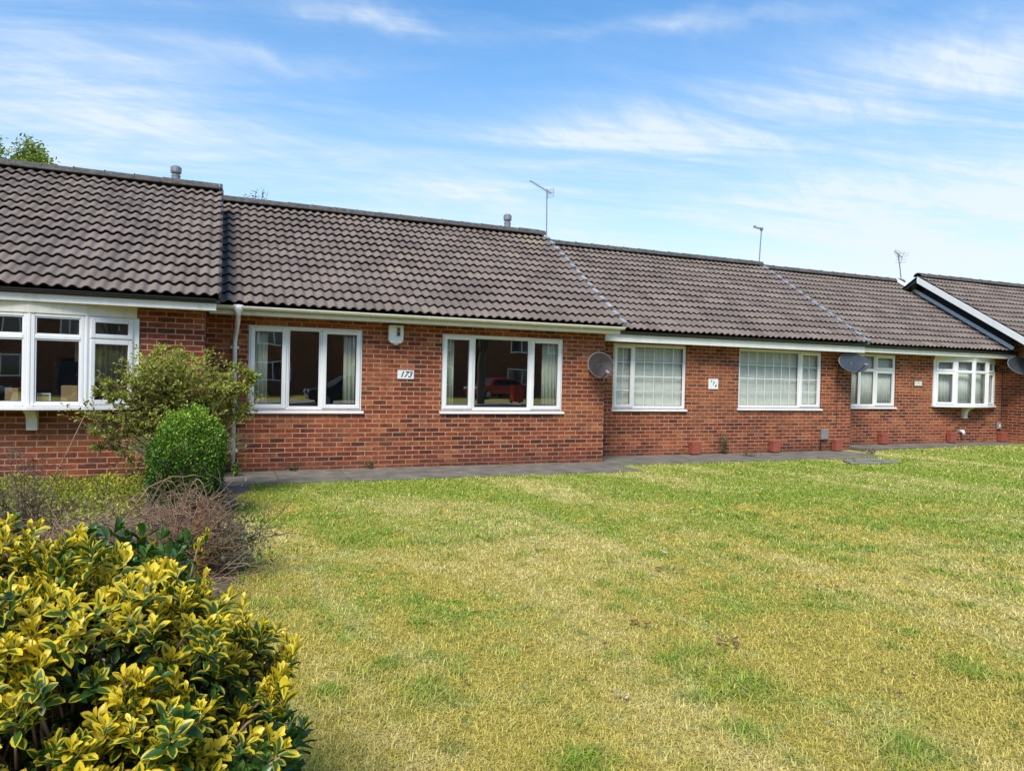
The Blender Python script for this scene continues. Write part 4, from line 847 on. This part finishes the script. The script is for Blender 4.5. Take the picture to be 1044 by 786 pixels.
L = [(curve((-.05+random.uniform(-.08,.08),5.3+random.uniform(-.25,.25),.12), e, 8, .025, s), .0032, .0012) for e, s in [((.62,5.0,.20),.06),((.74,5.25,.16),.05),((.52,4.7,.05),.14),((.48,5.5,.40),.02),((.66,4.75,.08),.10),((.40,4.6,.12),.05),((.55,5.8,.22),.05),((.34,4.5,.02),.12)]]
L += [(curve((-.30,5.8,.2), (-.02,5.75,.30), 14, .015, 1.6), .0045, .003), (curve((-.55,5.9,.3), (-.16,5.8,.25), 14, .015, 1.1), .004, .002), (curve((-.7,5.9,.35), (-.1,6.0,.72), 8, .03, .25), .006, .003)]
stems('long_stems', TWIG, t, L, 5)
n = 900; pp = np.stack([rng.normal(.14,.11,n), rng.normal(5.75,.14,n), np.abs(rng.normal(.22,.14,n))], 1); leaves('sparse_leaves', LEAF_EL, pp, unit(rng.normal(size=(n,3))+np.array([0,0,.6])), unit(rng.normal(size=(n,3))+np.array([0,0,1.])), rng.uniform(.02,.04,n), M_GREY, t)
n = 60; pp = np.stack([rng.normal(-.12,.025,n), rng.normal(5.3,.04,n), rng.uniform(.12,.62,n)], 1); leaves('withered_leaves', LEAF_EL, pp, unit(rng.normal(size=(n,3))+np.array([0,0,-.4])), rng.normal(size=(n,3)), rng.uniform(.03,.055,n), leaf_mat('withered_leaf', [(0,(.16,.05,.02)),(1,(.36,.13,.05))], .7, .2), t)
t = thing('bare_shrub', (-1.45, 7.0, 0), 'bare dark stems rising at the far left under the bow window', 'shrub')
twiggy(t, (-1.45,7.0), 22, .20, .85, TWIGD, 8, 5, (-.05,0), .007)
stems('long_stems', TWIG, t, [(curve((-1.55,7.0,.05), (-1.10,7.2,1.12), 7, .025), .009, .003), (curve((-1.35,6.8,.0), (-.80,6.7,.40), 6, .04), .010, .004), (curve((-1.3,6.8,.02), (-.62,6.6,.52), 6, .04), .009, .003), (curve((-1.6,6.9,.3), (-1.2,6.9,.08), 5, .03), .014, .008)], 5)
t = thing('dead_shrub', (-.95, 6.2, 0), 'low sprawl of brown twigs below the left bow window', 'shrub'); twiggy(t, (-.95,6.2), 34, .28, .34, TWIG, 21, 5, (0,0), .008)

n = 5200; lx = rng.uniform(-3.6,.16,n); ly = rng.uniform(3.2,9.4,n)
lo = leaves('leaf_litter', LEAF_EL, np.stack([lx,ly,.045+.02*rng.random(n)],1), unit(rng.normal(size=(n,3))*np.array([1,1,.25])), unit(rng.normal(0,.35,(n,3))+np.array([0,0,1])), rng.uniform(.03,.065,n), leaf_mat('litter_leaf', [(0,(.09,.06,.03)),(.5,(.24,.17,.08)),(.8,(.36,.29,.14)),(.82,(.13,.17,.03)),(1,(.26,.30,.06))], .8, .1), None)
tag(lo, 'dry leaf litter and creeping green over the planting bed', 'leaf litter', kind='stuff')
# low yellow-green planting at the foot of the left wall
t = thing('low_hedge', (-2.2, 9.9, 0), 'low yellow-green leafy hedge at the foot of the left wall', 'hedge'); n = 14000
px = rng.uniform(-4.6,-.75,n); py = 10.35-2.3*rng.random(n)**1.4; hz = (.17+.06*np.sin(px*5)*np.sin(py*7)+.03*np.sin(px*13))*np.clip((py-7.9)/1.3,.25,1); pz = hz*np.sqrt(rng.random(n)); leaves('foliage', LEAF_EL, np.stack([px,py,pz],1), unit(rng.normal(0,.6,(n,3))+np.array([0,-.2,.7])), unit(rng.normal(0,.6,(n,3))+np.array([0,-.3,1])), rng.uniform(.03,.05,n), M_LIME, t, np.clip(rng.normal(.5,.28,n),0,1))
# pale grass tuft behind the box bush
t = thing('pale_grass_tuft', (-.36, 8.45, 0), 'pale straw-coloured spiky grass tuft behind the box bush', 'ornamental grass'); n = 900
def blades(name, base, ang, ln, out, m, parent, w, rnd=None):
    n = len(base); a = np.stack([np.cos(ang), np.sin(ang), 0*ang], 1); s = np.stack([-np.sin(ang), np.cos(ang), 0*ang], 1)*w[:,None]
    mid = base+a*(out*.35)[:,None]*ln[:,None]+np.array([0,0,1])*(ln*.62)[:,None]; tip = base+a*out[:,None]*ln[:,None]+np.array([0,0,1])*(ln*(1-.30*out))[:,None]
    V = np.stack([base-s, base+s, mid+s*.75, mid-s*.75, tip+s*.06, tip-s*.06], 1); F = np.array([[0,1,2,3],[3,2,4,5]])[None]+(np.arange(n)*6)[:,None,None]
    if rnd is None: rnd = rng.random(n)
    return np_mesh(name, V.reshape(-1,3), F.reshape(-1,4), m, parent, None, np.repeat(rnd, 6))
blades('blades', np.stack([rng.normal(-.36,.07,n), rng.normal(8.45,.05,n), np.zeros(n)],1), rng.uniform(0,6.28,n), rng.uniform(.75,1.05,n), rng.uniform(.35,.80,n), M_PALE, t, np.full(n,.0035))
core = MB(); core.lathe((-.36,8.45,0), [(.0,.0),(.10,.0),(.12,.06),(.08,.16),(0,.18)], 14); core.build('crown', TWIG, t)
# weeds at the foot of the walls
def weed(label, x, y, z, h, spread, n, m, name='weed'):
    t = thing(name, (x,y,z), label, 'weed', 'weeds along the path'); L = [(curve((x+random.gauss(0,.02),y+random.gauss(0,.02),z-.01), (x+random.gauss(0,spread*.6),y+random.gauss(0,spread*.4),z+h*random.uniform(.6,1)), 4, .04), .005, .002) for _ in range(7)]
    stems('stems', TWIGD, t, L, 4); pts = np.array([np.array(l[0][random.randint(1,4)])+rng.normal(0,spread*.22,3) for l in [random.choice(L) for _ in range(n)]]); pts[:,2] = np.maximum(pts[:,2], z+.005)
    leaves('leaves', LEAF_EL, pts, unit(rng.normal(size=(n,3))+np.array([0,0,.5])), unit(rng.normal(size=(n,3))+np.array([0,0,1])), rng.uniform(.03,.05,n), m, t)
weed('tall dark green weed growing against the wall beside a red planter', 9.92, 12.10, .02, .42, .085, 190, M_WEED)
weed('flat sprawling weed in the path joint below the tall weed', 10.15, 11.70, .02, .07, .18, 90, M_WEED); weed('small weed in the path joint below the window beside the downpipe', 1.05, 11.36, .02, .09, .07, 60, M_WEED)
weed('small weed at the wall below the 173 sign', 2.25, 11.38, .02, .09, .06, 50, M_WEED); weed('small green weed at the foot of the cream downpipe', .22, 11.0, .02, .22, .10, 130, M_BOX)
weed('small weed in the path corner right of the dark dish cable', 13.4, 11.5, .02, .08, .18, 80, M_WEED)

# ------------------------------------------------------------------ trees behind the roofs
def tree(label, x, y, h, crown_c, crown_r, n, m, seed, trunk_r=.16, grp=None, lump=.16, size=(.10,.17), name='tree'):
    rr = random.Random(seed); t = thing(name, (x,y,0), label, 'tree', grp); cc = Vector(crown_c); L = []
    tr = curve((x,y,-.1), cc+Vector((0,0,-crown_r[2]*.1)), 7, .015); L.append((tr, trunk_r, trunk_r*.45)); tipp = []
    for k in range(26):
        a = tr[rr.randint(3,7)]; d = Vector((rr.gauss(0,1),rr.gauss(0,1),rr.gauss(.3,.8))).normalized(); b = cc+Vector((d.x*crown_r[0],d.y*crown_r[1],d.z*crown_r[2]))*rr.uniform(.7,1.0); c = curve(a, b, 6, .035, .05); L.append((c, trunk_r*.34, .012))
        for i in range(2,7):
            for _ in range(4): e = c[i]+Vector((rr.gauss(0,.5),rr.gauss(0,.5),rr.gauss(.12,.42)))*crown_r[0]*.26; s_ = curve(c[i], e, 3, .05); L.append((s_, .014, .005)); tipp.append(e)
    tb = MB(); 
    for pts, r0, r1 in L: k = len(pts); tb.tube(pts, [r0+(r1-r0)*i/(k-1) for i in range(k)], 5)
    tb.build('trunk', BARK, t, smooth=True)
    idx = np.random.default_rng(seed).integers(len(tipp), size=n); P_ = np.array([tuple(q) for q in tipp])[idx]+np.random.default_rng(seed+1).normal(0, crown_r[0]*lump*.5, (n,3))
    leaves('crown', LEAF_EL, P_, unit(rng.normal(size=(n,3))+np.array([0,0,-.1])), unit(rng.normal(size=(n,3))+np.array([0,0,.8])), rng.uniform(size[0],size[1],n), m, t, np.clip(rng.normal(.5,.24,n),0,1))
    return t
tree('light green tree crown showing above the left roof ridge', -7.4, 32, 9.9, (-7.5,32,8.0), (1.75,1.7,1.85), 30000, M_TREE, 4, .2, 'trees behind the roofs')
tree('thin bare-tipped tree barely showing above the ridge left of the flue', 1.2, 30, 8.6, (1.25,30,7.45), (1.15,1.1,1.40), 1500, M_WEED, 9, .12, 'trees behind the roofs', size=(.07,.12))

# ------------------------------------------------------------------ across the road: seen in the window glass
def opp_house(label, x, y, m, seed):
    t = thing('opposite_house', (x,y,0), label, 'house', 'houses across the road'); w, d, e, rz = 11.2, 7.0, 5.0, 7.4; b = MB(); b.box(x-w/2,x+w/2,y-d,y,-.1,e)
    b.prism([(x-w/2,y-.001,e),(x-w/2,y-d/2,rz-.06),(x-w/2,y-d+.001,e)], (w,0,0)); b.build('wall', m, t)
    r = MB(); r.prism([(x-w/2-.2,y+.35,e-.12),(x-w/2-.2,y-d/2,rz+.05),(x-w/2-.2,y-d-.35,e-.12),(x-w/2-.2,y-d-.35,e-.02),(x-w/2-.2,y-d/2,rz+.17),(x-w/2-.2,y+.35,e-.02)], (w+.4,0,0)); ro = r.build('roof', RIDGE, t)
    f = MB(); f.box(x-w/2-.2,x+w/2+.2,y+.36,y+.385,e-.22,e-.03); f.build('fascia', WHITE, t)
    for cx, z0, z1, ww in ((-2.6,.9,2.2,2.2),(2.6,.9,2.2,2.2),(-2.6,3.3,4.5,1.9),(2.6,3.3,4.5,1.9),(0,3.4,4.5,1.0)):
        fr = MB(); fbox(fr, x+cx-ww/2, x+cx+ww/2, z0, z1, y+.002, y+.06, .09); fr.box(x+cx-.04, x+cx+.04, y+.003, y+.055, z0+.09, z1-.09); fo = fr.build('window', WHITE, t)
        p = MB(); p.box(x+cx-ww/2+.08, x+cx+ww/2-.08, y+.004, y+.03, z0+.08, z1-.08); p.build('pane', OPANE, fo)
    dr = MB(); dr.box(x-.48,x+.48,y+.002,y+.05,0,2.05); do_ = dr.build('door', CLAD, t); k = MB(); k.box(x+.36,x+.40,y+.051,y+.085,.95,1.1); k.build('handle', STEEL, do_)
    c = MB(); c.box(x+1.5,x+2.2,y-d/2-.3,y-d/2+.3,rz-.3,rz+.8); c.build('chimney', m, ro)
for i, (hx, lb) in enumerate([(-68.5,'brick house opposite, at the far left end of the row'),(-57,'brick house opposite, second from the far left end'),(-45.5,'brick house opposite, third from the far left end'),(-34,'brick house opposite, next but one to the left of the black car'),(-22.5,'brick house opposite the black parked car'),(-11,'brick house opposite the left bow window'),(.5,'brick house directly opposite the downpipe'),(12,'brick house opposite with the red car before it'),(23.5,'brick house opposite the barred windows'),(35,'brick house opposite the right bow window'),(46.5,'brick house opposite, just beyond the right bow window'),(58,'brick house opposite, second beyond the right bow window'),(69.5,'brick house opposite, at the far right end of the row')]): opp_house(lb, hx, -26.0 - (i % 2)*.8, BRO if i % 2 else BRP, i)
def car(label, x, y, rz, paint, grp='cars parked along the road'):
    t = thing('parked_car', (x,y,0), label, 'car', grp); Mx = Matrix.Translation(Vector((x,y,0))) @ Matrix.Rotation(rz,4,'Z'); W = lambda p: Mx @ Vector(p)
    prof = [(2.05,.30),(2.12,.55),(2.02,.78),(1.15,.95),(.45,1.38),(.0,1.47),(-1.0,1.47),(-1.55,1.36),(-2.0,1.0),(-2.1,.75),(-2.08,.32)]; ny = [(-.86,.0),(-.80,.06),(.80,.06),(.86,.0)]
    def half(z): return .84 if z < .95 else .84-.26*(z-.95)/.52
    b = MB(); n = len(prof); vs = []
    for sy in (-1,-.55,.55,1): vs += [W((px*(1 if abs(sy) < .9 else .985), sy*half(pz)*(1 if abs(sy) > .9 else .9/.55*.55), pz+(0 if abs(sy) > .9 else .02))) for px, pz in prof]
    fs = [(k*n+i, k*n+i+1, (k+1)*n+i+1, (k+1)*n+i) for k in range(3) for i in range(n-1)] + [tuple(range(n))[::-1], tuple(3*n+i for i in range(n))] + [(k*n, (k+1)*n, (k+1)*n+n-1, k*n+n-1) for k in range(3)]
    b.add(vs, fs); b.build('body', paint, t, bevel=.05)
    g = MB()
    for sy in (-1,1): g.add([W((px, sy*(half(pz)+.006), pz)) for px, pz in [(1.0,1.0),(.42,1.33),(-1.0,1.38),(-1.5,1.3),(-1.75,1.02)]], [(0,1,2,3,4)])
    g.add([W((px, sy*.66, pz)) for px, pz, sy in [(1.10,1.0,-1),(1.10,1.0,1),(.48,1.40,.92),(.48,1.40,-.92)]], [(0,1,2,3)]); g.build('windows', DARKT, t)
    for sx in (1.3,-1.3):
        for sy in (-.78,.78):
            w = MB(); w.tube([W((sx,sy-.1,.31)), W((sx,sy+.1,.31))], .31, 20); wo_ = w.build('wheel', RUB, t); rm = MB(); s_ = 1 if sy > 0 else -1; rm.tube([W((sx,sy+.10*s_,.31)), W((sx,sy+.112*s_,.31))], .20, 16); rm.build('rim', STEEL, wo_)
    for sy in (-.6,.6): hl = MB(); hl.add([W((2.135-.10*abs(sy),sy-.2,.62)),W((2.135-.10*abs(sy),sy+.2,.62)),W((2.04,sy+.2,.80)),W((2.04,sy-.2,.80))], [(0,1,2,3)]); ho = hl.build('headlight', LAMPM, t); so = ho.modifiers.new('thickness','SOLIDIFY'); so.thickness = .02
    gr = MB()
    for k in range(3): gr.tube([W((2.135,-.38,.60+.06*k)), W((2.135,.38,.60+.06*k))], .016, 6)
    gr.build('grille', STEEL, t)
car('black parked car reflected in the left bow window', -13.0, -6.2, 0.0, BLUEB); car('red parked car reflected in the window right of the 173 sign', 17.6, -23.0, R(160), REDP)
car('dark parked car reflected in the window left of the 173 sign', 5.6, -9.8, R(180), BLUEB)
t = thing('wheelie_bin', (16.2, -15.5, 0), 'red wheeled bin on the verge across the road', 'bin'); b = MB(); b.prism([(15.92,-15.2,.08),(15.88,-15.2,1.0),(16.52,-15.2,1.0),(16.48,-15.2,.08)], (0,-.6,0)); b.build('tub', REDP, t, bevel=.03); b = MB(); b.box(15.85,16.55,-15.85,-15.17,1.002,1.06); b.build('lid', REDP, t, bevel=.02)
b = MB(); b.tube([(15.9,-15.72,.11),(16.0,-15.72,.11)], .11, 14); b.tube([(16.4,-15.72,.11),(16.5,-15.72,.11)], .11, 14); b.build('wheels', RUB, t)
for x, y, sd_, lb in [(12.9,-12.6,31,'street tree across the road opposite the wall dish'),(-4.6,-12.6,32,'street tree across the road opposite the left bow window'),(26,-12.8,33,'street tree across the road opposite the barred windows')]:
    tree(lb, x, y, 8, (x,y,6.6), (2.4,2.4,2.0), 5000, M_TREE, sd_, .24, 'street trees across the road', size=(.12,.2))

# ------------------------------------------------------------------ grass and litter on the lawn
def grass(n, r0, r1, pw=1.0):
    """blades over the lawn in front of the houses, denser towards the near edge"""
    u = rng.random(n*2); r = r0*(r1/r0)**u if pw == 1 else np.sqrt(r0*r0+(r1*r1-r0*r0)*u); a = rng.uniform(R(-6), R(66), n*2)
    x, y = r*np.sin(a), r*np.cos(a); lim = np.where(x < 6.63, 10.22, np.where(x < 13.6, 11.0, 11.87)); edge = .22+.07*np.sin(y*2.1)+.05*np.sin(y*5.3)-.17*np.clip((5.6-y)/.6,0,1)
    ok = (y < lim+rng.uniform(-.04,.05,n*2)+.045*np.sin(x*3.1)*np.sin(x*1.3+1)+.02*np.sin(x*11)) & (x > edge) & ~((x < .40)&(y > 9.6)) & ~((x>11.4)&(x<12.8)&(y>10.1)&(y<10.58)); x, y, r = x[ok][:n], y[ok][:n], r[ok][:n]
    return x, y, r
x, y, r = grass(520000, 1.7, 24); n = len(x)
CELL = .02; tm = np.zeros((1300, 640), np.float32)                 # scattered coarser tufts, as a map over the lawn
for _ in range(1700):
    tx, ty = rng.uniform(0, 25), rng.uniform(1.5, 12.3); rr_ = rng.gamma(3, .024)+.03; k = int(rr_*2.2/CELL)+1; ci, cj = int(tx/CELL), int(ty/CELL); amp = rng.uniform(.25, 1.0)
    for _ in range(1):
        i0, i1, j0, j1 = max(0,ci-k), min(1300,ci+k+1), max(0,cj-k), min(640,cj+k+1)
        if i0 >= i1 or j0 >= j1: continue
        gi, gj = np.meshgrid(np.arange(i0,i1), np.arange(j0,j1), indexing='ij'); e_ = amp*np.exp(-(((gi-ci)*CELL/rr_)**2+((gj-cj)*CELL/(rr_*rng.uniform(.7,1.3)))**2)); tm[i0:i1,j0:j1] = np.maximum(tm[i0:i1,j0:j1], e_)
tuft = tm[np.clip((x/CELL).astype(int),0,1299), np.clip((y/CELL).astype(int),0,639)]*rng.uniform(.6,1.2,n)
gz = np.clip((x-12.4)/4.5, 0, 1)*.095; ln = rng.gamma(4, .0036, n)*(1+1.3*tuft)*(1+.035*r); wd = (.0009+.00042*r)*rng.uniform(.7,1.3,n)
go = blades('grass_blades', np.stack([x, y, gz-.002], 1), rng.uniform(0, 6.283, n), ln, rng.uniform(.4,2.2,n), BLADE, None, wd); tag(go, kind='stuff')
ta = go.data.attributes.new('tuft', 'FLOAT', 'POINT'); ta.data.foreach_set('value', np.repeat(np.clip(tuft*1.3-.12,0,1), 6).astype(np.float32))
go['label'] = 'short yellow-green mown lawn grass with mossy and straw patches'; go['category'] = 'grass'
def curled(n, L, W, seed):
    rr = random.Random(seed); V = []; F = []
    for i in range(5):
        t_ = i/4; w = W*math.sin(math.pi*(.08+.84*t_))
        for s_ in (-1,0,1): V.append(((t_-.5)*L, s_*w, (.25*abs(s_)*w + .5*L*(t_-.5)**2) + rr.uniform(0,.1)*L))
    for i in range(4):
        for j in (0,1): a = i*3+j; F.append((a, a+1, a+4, a+3))
    return V, F
first = {}
def litter(name, label, cat, grp, m, spots, L, W):
    for i, (x, y) in enumerate(spots):
        if name not in first:
            V, F = curled(0, L, W, 5); mb = MB(); mb.add(V, F); o = mb.build(name, m, smooth=True); s_ = o.modifiers.new('thickness','SOLIDIFY'); s_.thickness = .0015; first[name] = o
        else: o = first[name].copy(); col.objects.link(o)
        o.location = (x, y, .028+random.uniform(0,.012)); o.rotation_euler = (random.uniform(-.3,.3), random.uniform(-.3,.3), random.uniform(0,6.3)); k = random.uniform(.5,1.0); o.scale = (k,k,k); tag(o, label, cat, grp)
litter('fallen_leaf', 'curled brown fallen leaf lying on the lawn', 'leaf', 'fallen leaves on the lawn', DEAD, [(3.30,4.81),(3.37,4.70),(2.72,3.33),(2.77,3.24),(2.40,3.78),(2.45,3.80),(3.46,4.70),(2.83,3.32),(4.20,4.02),(4.3,3.94),(1.62,3.6),(1.15,3.3),(3.34,4.75),(3.28,4.79),(3.42,4.72),(2.75,3.30),(2.80,3.27),(2.70,3.25),(2.43,3.75),(2.48,3.72),(4.24,3.97),(4.16,3.99),(3.31,2.72),(3.40,2.6),(3.93,2.97),(2.57,5.6),(2.6,5.66),(2.05,3.5),(4.9,4.6),(5.6,4.3),(3.28,2.40),(1.35,4.1)], .055, .017)
litter('paper_scrap', 'scrap of white paper dropped on the lawn', 'litter', 'paper scraps on the lawn', PAPER, [(1.80,2.92),(1.83,2.90),(3.12,3.33),(3.66,5.25),(4.95,6.9)], .085, .013)
t0 = None
for i, (x, y) in enumerate([(5.3,6.9),(5.45,6.75),(5.75,6.6),(6.6,7.4)]):
    if t0 is None:
        t0 = thing('dandelion', (x,y,0), 'small yellow dandelion flower in the lawn', 'flower', 'dandelions in the lawn'); b = MB(); b.tube([(x,y,0),(x+.004,y,.05)], .002, 5); b.build('stalk', M_WEED, t0); b = MB(); b.lathe((x+.004,y,.05), [(0,-.004),(.012,.0),(.020,.006),(.012,.011),(0,.013)], 12); b.build('flower_head', YELL, t0)
    else:
        c = t0.copy(); col.objects.link(c); c.location = (x,y,0)
        for ch in t0.children: d = ch.copy(); col.objects.link(d); d.parent = c
